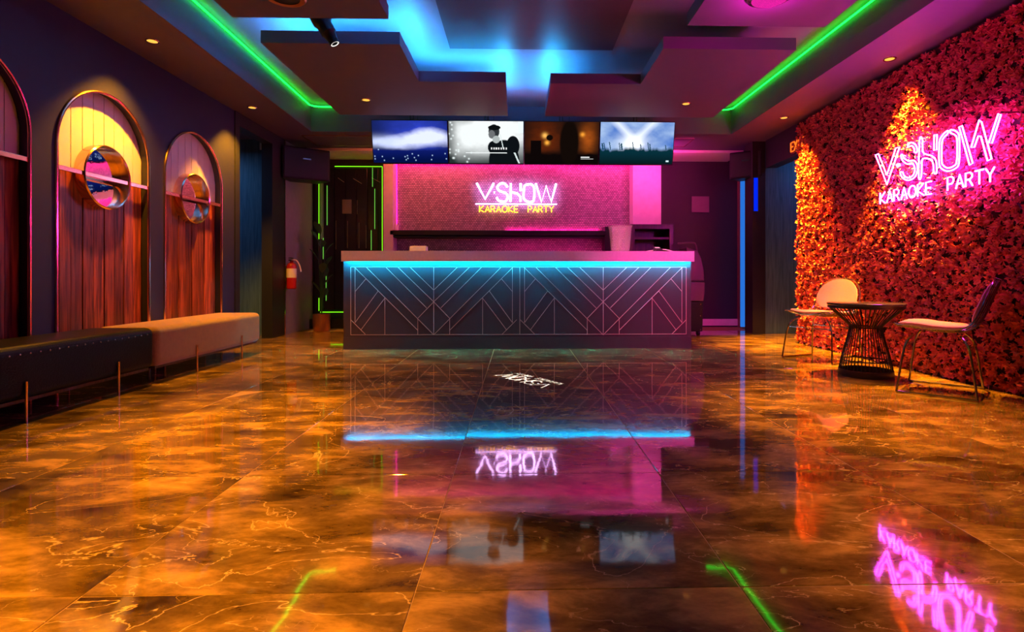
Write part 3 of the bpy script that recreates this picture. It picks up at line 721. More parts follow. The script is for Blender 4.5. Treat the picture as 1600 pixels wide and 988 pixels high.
# ================================================================== SCREENS
def vnoise(w_, h_, cells, octv=4, seed=0):
    rs = np.random.RandomState(seed); out_ = np.zeros((h_, w_)); amp = 1; tot = 0
    for o_ in range(octv):
        c = cells*2**o_; g = rs.rand(c+2, c+2)
        yy = np.linspace(0, c, h_, endpoint=False); xx = np.linspace(0, c, w_, endpoint=False)
        yi = yy.astype(int); xi = xx.astype(int); fy = (yy-yi)[:, None]; fx_ = (xx-xi)[None, :]
        fy = fy*fy*(3-2*fy); fx_ = fx_*fx_*(3-2*fx_)
        a = g[np.ix_(yi, xi)]; b = g[np.ix_(yi, xi+1)]; c_ = g[np.ix_(yi+1, xi)]; d = g[np.ix_(yi+1, xi+1)]
        out_ += amp*((a*(1-fx_)+b*fx_)*(1-fy)+(c_*(1-fx_)+d*fx_)*fy); tot += amp; amp *= .55
    return out_/tot
SW_, SH_ = 176, 100
xx, yy = np.meshgrid((np.arange(SW_)+.5)/SW_, (np.arange(SH_)+.5)/SH_)  # yy downwards
def g2(x, y, cx, cy, sx_, sy_): return np.exp(-((x-cx)/sx_)**2-((y-cy)/sy_)**2)
def mixc(img, mask, col):
    mask = np.clip(mask, 0, 1)[..., None]; return img*(1-mask)+np.array(col)*mask
def pic(k):
    n1 = vnoise(SW_, SH_, 4, 5, k+1); n2 = vnoise(SW_, SH_, 9, 4, k+20); rs = np.random.RandomState(k)
    img = np.zeros((SH_, SW_, 3))
    if k == 0:
        img[:] = (.005, .01, .04); img = mixc(img, g2(xx, yy, .62, .25, .45, .5)*(.5+n1), (.03, .06, .62))
        c = g2(xx, yy, .65, .45+.08*np.sin(xx*6), .55, .22)*(.55+n1*1.0); img = mixc(img, (c-.25)*1.8, (.85, .92, 1.3))
        c = g2(xx, yy, .1, .5, .25, .12)*(.5+n1); img = mixc(img, c, (.7, .8, 1.2))
        img = mixc(img, np.clip((yy-.62-.04*n2)*14, 0, 1), (.004, .01, .14)); img = mixc(img, np.clip((yy-.72)*5, 0, 1)*.7, (.0, .003, .03))
        for _ in range(18):
            a, b = rs.rand(), .66+.3*rs.rand(); img = mixc(img, g2(xx, yy, a, b, .006, .012)*1.5, (.5, .7, 1.1))
    elif k == 1:
        img[:] = (.02, .03, .03); img = mixc(img, (g2(xx, yy, .3, .35, .42, .5)+g2(xx, yy, .8, .15, .5, .5))*(.6+.8*n1), (.95, 1.0, 1.0))
        img = mixc(img, np.clip((.12-xx)*6, 0, .6)+np.clip((yy-.75)*3, 0, .8)*(xx < .55), (.02, .03, .03))
        img = mixc(img, (xx > .93)*1.0*(yy < .27), (.9, 1.05, 1.1))
        def hard(mk): return np.clip(mk*14, 0, 1)
        body = hard(1-((xx-.74)/.21)**2-((yy-.95)/.52)**2); arm = hard(1-((xx-.60)/.08)**2-((yy-.62)/.16)**2)
        sh = hard(1-((xx-.86)/.09)**2-((yy-.58)/.24)**2)
        for q_ in (body, sh, arm): img = mixc(img, q_, (.004, .006, .008))
        img = mixc(img, hard(1-((xx-.605)/.075)**2-((yy-.24)/.17)**2), (.03, .035, .04))
        img = mixc(img, hard(1-((xx-.575)/.045)**2-((yy-.31)/.10)**2), (.16, .17, .18))
        img = mixc(img, hard(1-((xx-.635)/.05)**2-((yy-.43)/.09)**2), (.45, .5, .5))
        img = mixc(img, hard(1-((xx-.61)/.085)**2-((yy-.15)/.06)**2), (.004, .005, .006))
        img = mixc(img, (abs(xx-.70-(yy-.4)*.12) < .006)*(yy > .3)*(yy < .66), (.8, .9, .9))
        img = mixc(img, (abs(xx-.895-(yy-.8)*.25) < .012)*(yy > .74), (.7, .8, .8))
        img = mixc(img, (abs(yy-.75) < .012)*(xx > .22)*(xx < .78), (.9, .95, .95))
        img = mixc(img, (abs(yy-.645) < .03)*(xx > .56)*(xx < .78)*(np.sin(xx*190) > -.1), (.9, .9, .9))
        for _ in range(22):
            a, b = rs.rand()*.3, rs.rand(); img = mixc(img, g2(xx, yy, a, b, .012, .02), (.9, 1, 1))
    elif k == 2:
        img[:] = (.012, .006, .004); gl = g2(xx, yy, .28, .38, .22, .35)*(.05+.8*n1); img = mixc(img, gl*.8, (.4, .05, .002))
        img = mixc(img, g2(xx, yy, .86, .38, .1, .3)*(.2+n1), (.6, .12, .01)); img = mixc(img, g2(xx, yy, .27, .33, .035, .06), (1.2, .6, .12)); img = mixc(img, g2(xx, yy, .30, .5, .03, .05), (1.2, .5, .06))
        img = mixc(img, g2(xx, yy, .78, .3, .03, .05), (1.1, .4, .04))
        img = mixc(img, np.clip((yy-.66-.06*n2)*10, 0, 1), (.004, .002, .002)); img = mixc(img, (abs(xx-.15) < .07)*(yy > .45)*(yy < .8), (.004, .002, .002))
        img = mixc(img, np.clip((1-((xx-.335)/.045)**2-((yy-.38)/.07)**2)*10, 0, 1), (.006, .003, .002))
        img = mixc(img, np.clip((1-((xx-.6)/.14)**2-((yy-.5)/.6)**2)*3, 0, 1), (.006, .003, .002))
        img = mixc(img, (abs(yy-.845) < .012)*(xx > .76)*(xx < .88)+(abs(yy-.885) < .008)*(xx > .76)*(xx < .93), (.8, .8, .8))
    else:
        img[:] = (.05, .17, .62); img = mixc(img, n1*1.3-.3, (.5, .68, .95))
        for s_ in (-1, 1):
            d = abs((xx-.47)*1.0+s_*(yy-.45)*.55); img = mixc(img, np.clip(1-d*9, 0, 1)*(yy < .55)*.9, (.9, 1.0, 1.15))
        img = mixc(img, g2(xx, yy, .45, .5, .16, .2)*1.2, (1.2, 1.25, 1.3))
        crowd = .58+.05*vnoise(SW_, SH_, 22, 2, 5)[0][None, :]*2-.03
        img = mixc(img, np.clip((yy-crowd)*12, 0, 1), (.002, .03, .045)); img = mixc(img, np.clip((yy-.72)*4, 0, 1), (.002, .012, .016))
        for _ in range(12):
            a = rs.rand(); b = .45+rs.rand()*.1; img = mixc(img, (abs(xx-a-(yy-b)*.1) < .006)*(yy > b)*(yy < .66), (.01, .06, .1))
        img = mixc(img, (abs(xx-.93) < .02)*(abs(yy-.93) < .022), (.7, .9, 1))
    return img
M_SCREEN = screen_mat(E_TV)
tl = W(579, 187, y=6.5); tr_ = W(1055.5, 191, y=6.5)
tw = (tr_.x-tl.x)/4; th_ = W(809, 188.5, y=6.5).z-W(809, 257.5, y=6.62).z
ztv = W(809, 257.5, y=6.62).z; ang = math.atan2(.12, th_)
tlab = ['leftmost ceiling-hung screen showing a blue and white smoky concert', 'ceiling-hung screen showing a dark clad figure against white mist', 'ceiling-hung screen showing an orange glow in darkness', 'rightmost ceiling-hung screen showing a pale blue stage and crowd']
H_ = th_/math.cos(ang)
for k in range(4):
    t = thing('television', (tl.x+tw*(k+.5), 6.62, ztv), tlab[k], 'television', 'screens above the counter')
    t.rotation_euler = (ang, 0, 0)
    w2 = tw/2-.001
    box(-w2, w2, 0, .045, 0, H_).build('casing', M_PLASTIC, t, bevel=.003, local=True)
    xs = np.linspace(-w2+.008, w2-.008, SW_+1); zs_ = np.linspace(H_-.009, .016, SH_+1)
    X, Zz = np.meshgrid(xs, zs_); V = np.stack([X, np.full_like(X, -.002), Zz], -1).reshape(-1, 3)
    idx = np.arange((SW_+1)*(SH_+1)).reshape(SH_+1, SW_+1)
    Q = np.stack([idx[:-1, :-1], idx[1:, :-1], idx[1:, 1:], idx[:-1, 1:]], -1).reshape(-1, 4)
    me = bpy.data.meshes.new('screen'); me.vertices.add(len(V)); me.vertices.foreach_set('co', V.ravel())
    me.loops.add(Q.size); me.loops.foreach_set('vertex_index', Q.ravel()); me.polygons.add(len(Q))
    me.polygons.foreach_set('loop_start', np.arange(len(Q))*4); me.polygons.foreach_set('loop_total', np.full(len(Q), 4)); me.update()
    img = np.clip(pic(k), 0, 2).reshape(-1, 3); at = me.color_attributes.new('picture', 'FLOAT_COLOR', 'CORNER')
    rgba = np.ones((len(Q), 4)); rgba[:, :3] = img; at.data.foreach_set('color', np.repeat(rgba, 4, 0).ravel())
    me.materials.append(M_SCREEN); so = bpy.data.objects.new('screen', me); COL.objects.link(so); so.parent = t
    pm = bpy.data.objects.new('mount', None)
    bpy.data.objects.remove(pm)
    hx = [.10, .12, .05, .07][k]*0
    mbm = MB()
    for dx in (-.018, .018):
        a = Vector((dx+hx, .07, H_*.45)); mbm.tube([a, a+Vector((0, math.sin(ang)*.7, math.cos(ang)*.42+.12))], .008, 8)
    mbm.box(-.08, .08, .045, .06, H_*.3, H_*.75)
    mbm.build('mount', M_BLACK, t, local=True)
    MB().tube(crom([(.06, .05, H_*.8), (.09, .07, H_+.03), (.07, .1, H_+.12)]), .003, 5).build('cable', M_BLACK, t, local=True)

# ================================================================== PROJECTOR WITH LETTER STENCIL
lens = W(523, 68, y=4.02); tip = Vector(lens)
tgt = Vector((.06, 4.1, 0.0)); bd = (tgt-tip).normalized()
src = tip-bd*.075
t = thing('spot_projector', (tip.x-.02, 4.0, ZU), 'black cylindrical spot projector hanging from the ceiling at the top left', 'projector')
rq = bd.to_track_quat('Z', 'Y')
side = (rq @ Vector((1, 0, 0))); upv = (rq @ Vector((0, 1, 0)))
def cyl(a, b, prof, n=24, caps=True):
    V = lambda x, y, z: (tip+side*x+upv*y+bd*z)
    return MB().lathe(prof, n=n, caps=caps, fn=lambda x, y, z: tuple(tip+side*x+upv*y+bd*z))
cyl(0, 0, [(.05, -.34), (.068, -.32), (.068, -.17), (.055, -.15), (.055, -.085), (.045, -.075), (.036, -.02), (.036, .006), (.031, .006), (.031, -.10), (.0001, -.10)]).build('housing', M_PLASTIC, t)
cyl(0, 0, [(.024, .001), (.0305, .001), (.0305, .004), (.024, .004), (.024, .001)], 24).build('lens_ring', emis('lens_glow', (1, .93, .85), 1.4), t)
top = tip-bd*.25
mb = MB()
for s_ in (-1, 1):
    p_ = top+side*s_*.078
    mb.tube(crom([p_, p_+Vector((0, 0, .12)), Vector((top.x+side.x*s_*.03, top.y, ZU-.03))]), .009, 8)
mb.tube([top-side*.08, top+side*.08], .012, 8)
mb.build('yoke', M_BLACK, t)
MB().lathe([(.05, -.03), (.055, -.002)], c=(top.x, top.y, ZU), n=20).build('ceiling_plate', M_BLACK, t)
# the stencil: strokes on the floor carried back onto a small plate inside the barrel
rdir = Vector((-.58, .82, 0)).normalized(); udir = Vector((-.82, -.58, 0))
org = Vector((.30, 3.90, 0)); GS = .60/LEN
strokes = []
for g, ls in SKEL.items():
    for L_ in ls:
        pts = [tuple(q_)[:2] for q_ in crom([(p[0], p[1], 0) for p in L_], 4)] if g in 'SO' else L_
        strokes += [(a, b, 1.0) for a, b in zip(pts[:-1], pts[1:])]
strokes.append(((DOTN[0]-.01, DOTN[1]), (DOTN[0]+.01, DOTN[1]), 1.4))
for L_ in KW+PW:
    for st in L_: strokes += [(a, b, .6) for a, b in zip(st[:-1], st[1:])]
pl_d = .055; pc_ = src+bd*pl_d
def to_plate(u, v):
    g = org+rdir*(u*GS)+udir*((v-vk*1.2)*GS*1.05); d = g-src; s_ = pl_d/d.dot(bd); h = src+d*s_-pc_
    return np.array((h.dot(side), h.dot(upv)))
NX, NY = 520, 360
pts_ = np.array([to_plate(a[0], a[1]) for a, b, c in strokes]+[to_plate(b[0], b[1]) for a, b, c in strokes])
lo = pts_.min(0)-.003; hi = pts_.max(0)+.003; ns = len(strokes)
gx = np.linspace(lo[0], hi[0], NX+1); gy = np.linspace(lo[1], hi[1], NY+1)
cxg, cyg = np.meshgrid((gx[:-1]+gx[1:])/2, (gy[:-1]+gy[1:])/2)
hole = np.zeros_like(cxg, bool); rp0 = .0085*GS*pl_d/(tgt-src).length
for i in range(ns):
    rp = rp0*strokes[i][2]; a = pts_[i]; b = pts_[i+ns]; ab = b-a; L2 = max(ab@ab, 1e-14)
    tt = np.clip(((cxg-a[0])*ab[0]+(cyg-a[1])*ab[1])/L2, 0, 1)
    hole |= (cxg-a[0]-ab[0]*tt)**2+(cyg-a[1]-ab[1]*tt)**2 < rp*rp
V = []; 
GX, GY = np.meshgrid(gx, gy)
V = [tuple(pc_+side*float(a)+upv*float(b)) for a, b in zip(GX.ravel(), GY.ravel())]
idx = np.arange((NX+1)*(NY+1)).reshape(NY+1, NX+1)
Q = np.stack([idx[:-1, :-1], idx[:-1, 1:], idx[1:, 1:], idx[1:, :-1]], -1)[~hole]
po = OFF[t.name]
me = bpy.data.meshes.new('stencil'); me.from_pydata([(a-po.x, b-po.y, c-po.z) for a, b, c in V], [], Q.tolist()); me.materials.append(M_BLACK)
so = bpy.data.objects.new('stencil', me); COL.objects.link(so); so.parent = t
# frame round the stencil so that no light leaks past it
mb = MB(); B_ = .034
for (x0_, x1_, y0_, y1_) in ((-B_, B_, hi[1], B_), (-B_, B_, -B_, lo[1]), (-B_, lo[0], lo[1], hi[1]), (hi[0], B_, lo[1], hi[1])):
    mb.add([tuple(pc_+side*a+upv*b) for a, b in ((x0_, y0_), (x1_, y0_), (x1_, y1_), (x0_, y1_))], [(0, 1, 2, 3)])
mb.build('stencil_holder', M_BLACK, t)
reach = max(abs(lo).max(), abs(hi).max())
l = lamp('projector_lamp', 'SPOT', src, P_GOBO, (.26, .36, 1.0), parent=t, spot_size=R(50), spot_blend=0.0, shadow_soft_size=0.0)
l.rotation_euler = bd.to_track_quat('-Z', 'Y').to_euler()

# ================================================================== FLOWER WALL
XF = XR-.03
YF0, YF1 = 2.2, W(1241, 400, x=3.22).y
fw = thing('flower_wall', (XF, (YF0+YF1)/2, 0), 'dense wall of crinkled artificial blossoms lit orange and red along the right side', 'flower wall')
box(XF, XR-.002, YF0, YF1, 0.0, ZC-.005).build('backing_board', M_BACKING, fw)
def blossom_mesh(seed):
    rs = np.random.RandomState(seed); V = []; Fc = []
    for ring, (npet, rr, lift, op) in enumerate(((6, .040, .012, .35), (5, .027, .026, .8))):
        for k in range(npet):
            th = 2*math.pi*(k+rs.rand()*.5)/npet+ring; r_ = rr*(.8+.45*rs.rand()); wdt = r_*.62; up = lift+rs.rand()*.012
            d = np.array((math.cos(th), math.sin(th))); s_ = np.array((-d[1], d[0]))
            c_ = rs.uniform(-.008, .008, 5)
            P_ = [(0, 0, .004), (*(d*r_*.55-s_*wdt*.5), up+c_[0]), (*(d*r_), up+op*.008+c_[1]*1.5), (*(d*r_*.55+s_*wdt*.5), up+c_[2]), (*(d*r_*.6), up-.008+c_[3])]
            n_ = len(V); V += P_; Fc += [(n_, n_+1, n_+4), (n_+1, n_+2, n_+4), (n_+2, n_+3, n_+4), (n_+3, n_, n_+4)]
    return np.array(V, float), np.array(Fc)
VAR = [blossom_mesh(s_) for s_ in range(8)]
cells_ = []
pitch = .042
for a in np.arange(YF0+.03, YF1-.02, pitch):
    for b in np.arange(.03, ZC-.03, pitch):
        cells_.append((a+np.random.uniform(-.016, .016), b+np.random.uniform(-.016, .016)))
cells_ = np.array(cells_)
order = np.argsort([abs((c[0]-3.62))*1.0+0.0*c[1] for c in cells_])
single = set(int(i) for i in order[:300])
bms = []
for v_, f_ in VAR:
    me = bpy.data.meshes.new('blossom'); me.from_pydata([(-q[2], q[0], q[1]) for q in v_], [], f_.tolist()); me.materials.append(M_PETAL); bms.append(me)
AV = []; AF = []; nv = 0
for i, (a, b) in enumerate(cells_):
    k = random.randrange(8); rot = Matrix.Rotation(random.gauss(0, .42), 4, 'Z') @ Matrix.Rotation(random.gauss(0, .42), 4, 'Y') @ Matrix.Rotation(random.uniform(0, 6.28), 4, 'X')
    s_ = random.uniform(.66, .98); x_ = XF-random.uniform(.0, .03)
    if i in single:
        o = bpy.data.objects.new('blossom', bms[k]); COL.objects.link(o); o.parent = fw
        o.location = Vector((x_, a, b))-OFF[fw.name]; o.rotation_euler = rot.to_euler(); o.scale = (s_, s_, s_)
    else:
        v_, f_ = VAR[k]; vv = np.stack([-v_[:, 2], v_[:, 0], v_[:, 1]], 1)*s_
        Rm = np.array(rot.to_3x3()); vv = vv @ Rm.T+np.array((x_, a, b))-np.array(OFF[fw.name]); AV.append(vv); AF.append(f_+nv); nv += len(vv)
AV = np.concatenate(AV); AF = np.concatenate(AF)
me = bpy.data.meshes.new('blossoms'); me.vertices.add(len(AV)); me.vertices.foreach_set('co', AV.ravel()); me.loops.add(AF.size)
me.loops.foreach_set('vertex_index', AF.ravel()); me.polygons.add(len(AF)); me.polygons.foreach_set('loop_start', np.arange(len(AF))*3); me.polygons.foreach_set('loop_total', np.full(len(AF), 3)); me.update()
me.materials.append(M_PETAL); o = bpy.data.objects.new('blossoms', me); COL.objects.link(o); o.parent = fw; o['kind'] = 'stuff'

# ================================================================== CHAIRS AND TABLE
def prof(s_):
    """centre line of the wire shell, s from 0 (front) to 1 (top): forward, height"""
    P_ = [(.235, .425), (.12, .415), (.0, .400), (-.12, .405), (-.20, .45), (-.245, .54), (-.28, .64), (-.315, .745)]
    x = s_*(len(P_)-1); i = min(int(x), len(P_)-2); f_ = x-i
    p0_ = P_[max(i-1, 0)]; p1_ = P_[i]; p2_ = P_[i+1]; p3_ = P_[min(i+2, len(P_)-1)]
    g = lambda a, b, c, d: .5*(2*b+(c-a)*f_+(2*a-5*b+4*c-d)*f_*f_+(3*b-a-3*c+d)*f_**3)
    return g(p0_[0], p1_[0], p2_[0], p3_[0]), g(p0_[1], p1_[1], p2_[1], p3_[1])
def halfw(s_):
    return .25*(1-.18*s_)*(1-max(0, (.10-s_)/.10)**2*.22)*(math.sqrt(max(0, 1-max(0, (s_-.72)/.28)**2.6))*.9+.1 if s_ > .72 else 1)
def shell(s_, t_, off=0.0):
    x, z = prof(s_); h = halfw(s_); y = t_*h; lift = .03*t_*t_
    e_ = .01; xa_, za_ = prof(max(0, s_-e_)); xb_, zb_ = prof(min(1, s_+e_)); tx, tz = xb_-xa_, zb_-za_; l_ = math.hypot(tx, tz); nx, nz = tz/l_, -tx/l_
    if nz < 0 and s_ < .5: nx, nz = -nx, -nz
    if s_ >= .5 and nx < 0: nx, nz = -nx, -nz
    return Vector((x+nx*(lift+off), y, z+nz*(lift+off)))
def pad(s0_, s1_, k_, m_, t, name):
    mb = MB(); n = 28; rings = 6; V = []
    sc_0 = (s0_+s1_)/2; hs = (s1_-s0_)/2
    for side_ in (1, -1):
        for r_ in range(rings+1):
            rr_ = math.sin(r_/rings*math.pi/2)
            for k in range(n):
                th = 2*math.pi*k/n; c_, s__ = math.cos(th), math.sin(th); e_ = 2/3.0
                u_ = math.copysign(abs(c_)**e_, c_)*rr_; v_ = math.copysign(abs(s__)**e_, s__)*rr_
                thick = .016*math.cos(r_/rings*math.pi/2)**.6 if r_ < rings else 0
                V.append(shell(sc_0+v_*hs, u_*k_, .022+side_*thick))
    Fc = []
    for sd in range(2):
        b_ = sd*(rings+1)*n
        for r_ in range(rings):
            for k in range(n): Fc.append((b_+r_*n+k, b_+r_*n+(k+1) % n, b_+(r_+1)*n+(k+1) % n, b_+(r_+1)*n+k))
    mb.add(V, Fc, True); return mb.build(name, m_, t, local=True)
def chair(c, fwd, label):
    t = thing('wire_chair', (c[0], c[1], 0), label, 'chair', 'wire chairs by the flower wall', rz=math.atan2(fwd[1], fwd[0]))
    mb = MB(); r_ = .0028
    for i in range(11):
        tt = -1+2*i/10; mb.tube([shell(s_/24, tt) for s_ in range(25)], r_, 5)
    for i in range(19):
        s_ = .02+.96*i/18; mb.tube([shell(s_, -1+2*k/10) for k in range(11)], r_, 5)
    mb.build('wire_shell', M_CHROME, t, local=True)
    rim = [shell(s_/30, 1) for s_ in range(31)]+[shell(1, 1-2*k/8) for k in range(1, 8)]+[shell(1-s_/30, -1) for s_ in range(31)]+[shell(0, -1+2*k/8) for k in range(1, 8)]
    MB().tube(rim, .0055, 7, closed=True).build('rim', M_CHROME, t, local=True)
    pad(.01, .50, .93, M_FABRIC, t, 'seat_pad'); pad(.56, .985, .95, M_FABRIC, t, 'backrest_pad')
    for sd in (-1, 1):
        MB().tube(crom([(.21, sd*.255, .008), (.17, sd*.22, .30), (.13, sd*.15, .385)], 5), .007, 8).build('leg', M_CHROME, t, local=True)
        MB().tube(crom([(-.21, sd*.255, .008), (-.17, sd*.22, .30), (-.12, sd*.15, .385)], 5), .007, 8).build('leg', M_CHROME, t, local=True)
        MB().tube([(.21, sd*.255, .008), (-.21, sd*.255, .008)], .007, 8).build('runner', M_CHROME, t, local=True)
    mb = MB()
    for a in (.17, -.17): mb.tube([(a, -.222, .30), (a, .222, .30)], .005, 7)
    mb.build('crossbar', M_CHROME, t, local=True)
chair((2.80, 5.02), (-.88, -.40), 'pink padded wire chair left of the table, at the far end of the flower wall')
chair((2.84, 3.64), (-.72, .69), 'wire chair seen from behind with a dark back, right of the table')
tc_ = W(1359, 589, z=0)
t = thing('side_table', (2.70, 4.22, 0), 'dark wire hourglass side table between the two wire chairs', 'table')
MB().lathe([(.19, 0), (.192, .012), (.188, .05), (.176, .05), (.176, .0)], n=48, caps=False).build('base_ring', M_BRONZE, t, local=True)
MB().lathe([(.0001, .545), (.262, .545), (.268, .552), (.268, .562), (.262, .566), (.0001, .566)], n=48).build('tabletop', mat('dark_glass', (.05, .04, .045), .08), t, local=True)
MB().lathe([(.252, .525), (.262, .525), (.262, .545), (.252, .545)], n=48, caps=False).build('top_ring', M_BRONZE, t, local=True)
MB().lathe([(.104, .370), (.109, .376), (.104, .382), (.099, .376), (.104, .37)], n=32).build('waist_ring', M_BRONZE, t, local=True)
MB().lathe([(.166, .115), (.169, .12), (.166, .125), (.163, .12), (.166, .115)], n=32).build('lower_ring', M_BRONZE, t, local=True)
pr_ = None
for k in range(44):
    if pr_ is None:
        pr_ = MB().tube(crom([(.183, 0, .045), (.160, 0, .16), (.132, 0, .27), (.112, 0, .365), (.125, 0, .40), (.185, 0, .46), (.255, 0, .53)], 3), .0036, 6).build('rod', M_BRONZE, t, local=True); o = pr_
    else:
        o = pr_.copy(); COL.objects.link(o); o.parent = t
    o.rotation_euler = (0, 0, 2*math.pi*k/44)

# ================================================================== BACK LEFT
M_GLED = emis('lime_led', (.22, 1.0, .01), 1.7)
YP = 8.22
p_l, p_r = W(498, 300, y=YP).x, W(597, 300, y=YP).x; z_t = W(550, 260, y=YP).z; z_b = W(515, 488, y=YP).z
t = thing('illuminated_door', ((p_l+p_r)/2, YP, 0), 'tall black panelled door outlined with lime light strips left of the counter', 'door')
box(p_l-.06, p_r+.04, YP+.05, YP+.12, 0.14, z_t+.06).build('surround', M_BLACK, t)
nw = 5; ww = (p_r-p_l-.12)/nw
for k in range(nw):
    box(p_l+.06+k*ww+.004, p_l+.06+(k+1)*ww-.004, YP+.02, YP+.05, z_b+.03, z_t-.02).build('door_panel', mat('gloss_black', (.02, .02, .02), .2), t, bevel=.004)
box(p_l+.012, p_l+.085, YP+.03, YP+.05, 1.32, z_t-.2).build('glow_board', M_WALLGREY, t)  # pale board added to catch the glow of the lime strip
for (a, b) in (((p_l+.23, z_t), (p_r, z_t)), ((p_r, z_t), (p_r, z_b+.4)), ((p_l, z_t-.25), (p_l, 1.32)), ((p_l, .45), (p_l, z_b+.02)), ((p_l+.02, z_b), (p_r, z_b)),
               ):
    pa_ = Vector((a[0], YP+.01, a[1])); pb_ = Vector((b[0], YP+.01, b[1]))
    MB().tube([pa_, pb_], .005, 6).build('light_strip', M_GLED, t)
M_DIML = emis('dim_lime_led', (.25, .9, .1), .9)
for px, ya, yb in ((511, 290, 352), (505, 372, 405), (509.5, 410, 470), (582, 262, 292), (585.5, 295, 358), (580, 360, 391)):
    a = W(px, ya, y=YP); b = W(px, yb, y=YP); MB().tube([a, b], .0035, 5).build('light_strip', M_DIML, t)
M_HL = mat('copper_line', (.7, .5, .3), .4, .9, bump=0)
for (a, b) in (((528, 278), (538, 285)), ((552, 279), (565, 287)), ((581, 278), (594, 285)), ((525, 345), (525, 390)), ((561, 348), (561, 388)), ((572, 352), (572, 388)), ((543, 345), (543, 388)), ((558, 313), (558, 335))):
    A_ = W(*a, y=YP+.02); B__ = W(*b, y=YP+.02); MB().tube([A_, B__], .003, 5).build('inlay_line', M_HL, t)
a = W(535, 312, y=YP+.01); b = W(549, 334, y=YP+.01)
box(a.x, b.x, YP, YP+.02, b.z, a.z).build('door_plate', mat('bronze_plate', (.2, .2, .12), .5), t)
# blue upright strip on right back wall with post
a = W(1158, 278, y=8.0); b = W(1166, 278, y=8.0); c = W(1175, 278, y=8.0)
t = thing('light_post', ((a.x+c.x)/2, 8.0, 0), 'upright blue light strip set in a pale post at the right of the back wall', 'light')
bl = bpy.data.materials.new('x'); bpy.data.materials.remove(bl)
box(a.x, b.x, 7.99, 8.03, .03, a.z).build('light_strip', emis('azure_led', (.03, .24, 1.0), .7), t)
box(b.x+.002, c.x, 7.98, 8.34, .0, a.z+.01).build('post', mat('brown_post', (.22, .12, .1), .5), t)
a = W(1178, 278, y=YR1-.005); b = W(1184, 330, y=YR1-.005)
tag(box(a.x, b.x, YR1-.008, YR1-.001, b.z, a.z).build('blue_glow_tube', emis('deep_blue_led', (.0, .02, .9), 1.0)), 'short deep blue upright light tube on the black wall right of the light post', 'light')
# notice on back wall
a = W(1081, 307, y=8.34); b = W(1108, 332, y=8.34)
tag(box(a.x, b.x, 8.335, 8.348, b.z, a.z).build('notice', mat('dim_notice', (.22, .1, .2), .5)), 'plain square notice on the dark wall right of the pillar', 'notice')
# speakers
def speaker(c, rz, label, dims=(.56, .30, .36)):
    t = thing('wall_speaker', c, label, 'speaker', 'black wall speakers', rz=rz)
    w2, d_, h_ = dims[0]/2, dims[1], dims[2]
    MB().prism([(-w2, 0), (w2, 0), (w2*.72, d_), (-w2*.72, d_)], lambda a, b, c_: (a, b, c_), 0, h_).build('cabinet', M_PLASTIC, t, bevel=.008, local=True)
    box(-w2+.02, w2-.02, -.012, -.001, .02, h_-.02).build('grille', M_BLACK, t, bevel=.004, local=True)
    box(-.05, .05, -.016, -.012, h_*.62, h_*.62+.018).build('badge', M_CHROME, t, local=True)
    box(-.03, .03, d_, d_+.12, h_*.4, h_*.6).build('bracket', M_BLACK, t, local=True)
q = W(486, 255, y=7.5); q2 = W(486, 284, y=7.5)
speaker((q.x, 7.35, q2.z), R(35), 'black wall speaker high in the back left corner, above the fire extinguisher', (.60, .30, .42))
q = W(1158, 255, y=7.5); q2 = W(1158, 279, y=7.4)
speaker((q.x, 7.35, q2.z), R(-35), 'black wall speaker high in the back right corner, above the light post', (.42, .26, .36))
# fire extinguisher on the far piece of left wall
q = W(455, 440, x=XL+.08)
t = thing('fire_extinguisher', (XL+.085, q.y, q.z-.1), 'red fire extinguisher hanging on the wall left of the counter', 'fire extinguisher')
h = .30
MB().lathe([(.05, 0), (.062, .012), (.062, h), (.05, h+.03), (.022, h+.05), (.022, h+.07)], n=24).build('cylinder', M_RED, t, local=True)
MB().lathe([(.0632, .15), (.0632, .27)], n=24, caps=False).build('label_band', mat('pale_label', (.75, .7, .68), .5), t, local=True)
MB().box(-.02, .02, -.05, .02, h+.07, h+.09).box(-.012, .012, -.07, .03, h+.10, h+.112).build('handle', M_CHROME, t, local=True)
MB().tube(crom([(0, 0, h+.08), (.05, .02, h+.08), (.09, .03, h+.02), (.11, .035, h-.07)]), .008, 7).build('hose', M_WHITE, t, local=True)
box(-.085, -.06, -.03, .03, .1, h).build('bracket', M_BLACK, t, local=True)
# potted plant
q = W(497, 506, y=7.85)
t = thing('potted_plant', (q.x+.05, 7.85, 0), 'dark broad-leaved plant in a copper pot left of the lime lit door', 'plant')
MB().lathe([(.10, 0), (.115, .02), (.12, .24), (.105, .24), (.10, .2), (.0001, .2)], n=28).build('pot', M_COPPERPOT, t, local=True)
random.seed(3)
for k in range(11):
    th = random.uniform(0, 6.28); ht = .45+.09*k; ln = random.uniform(.22, .34); sp = random.uniform(.02, .06)
    d = Vector((math.cos(th)*.9, math.sin(th), 0)); s_ = Vector((-d.y, d.x, 0))
    base = Vector((0, 0, .2)); top_ = d*sp+Vector((0, 0, ht))
    mb = MB().tube([base, base.lerp(top_, .5)+Vector((0, 0, .02)), top_], .006, 6)
    V = []; Fc = []
    for i in range(9):
        f_ = i/8; c_ = top_+d*(ln*.42*f_)+Vector((0, 0, ln*(.75*f_-.25*f_*f_))); w_ = .055*math.sin(math.pi*min(1, f_*.96+.04))**.8
        V += [c_-s_*w_+Vector((0, 0, .012)), c_, c_+s_*w_+Vector((0, 0, .012))]
    for i in range(8):
        b_ = i*3; Fc += [(b_, b_+1, b_+4, b_+3), (b_+1, b_+2, b_+5, b_+4)]
    mb.add(V, Fc, True); mb.build('leaf', M_LEAF, t, local=True)
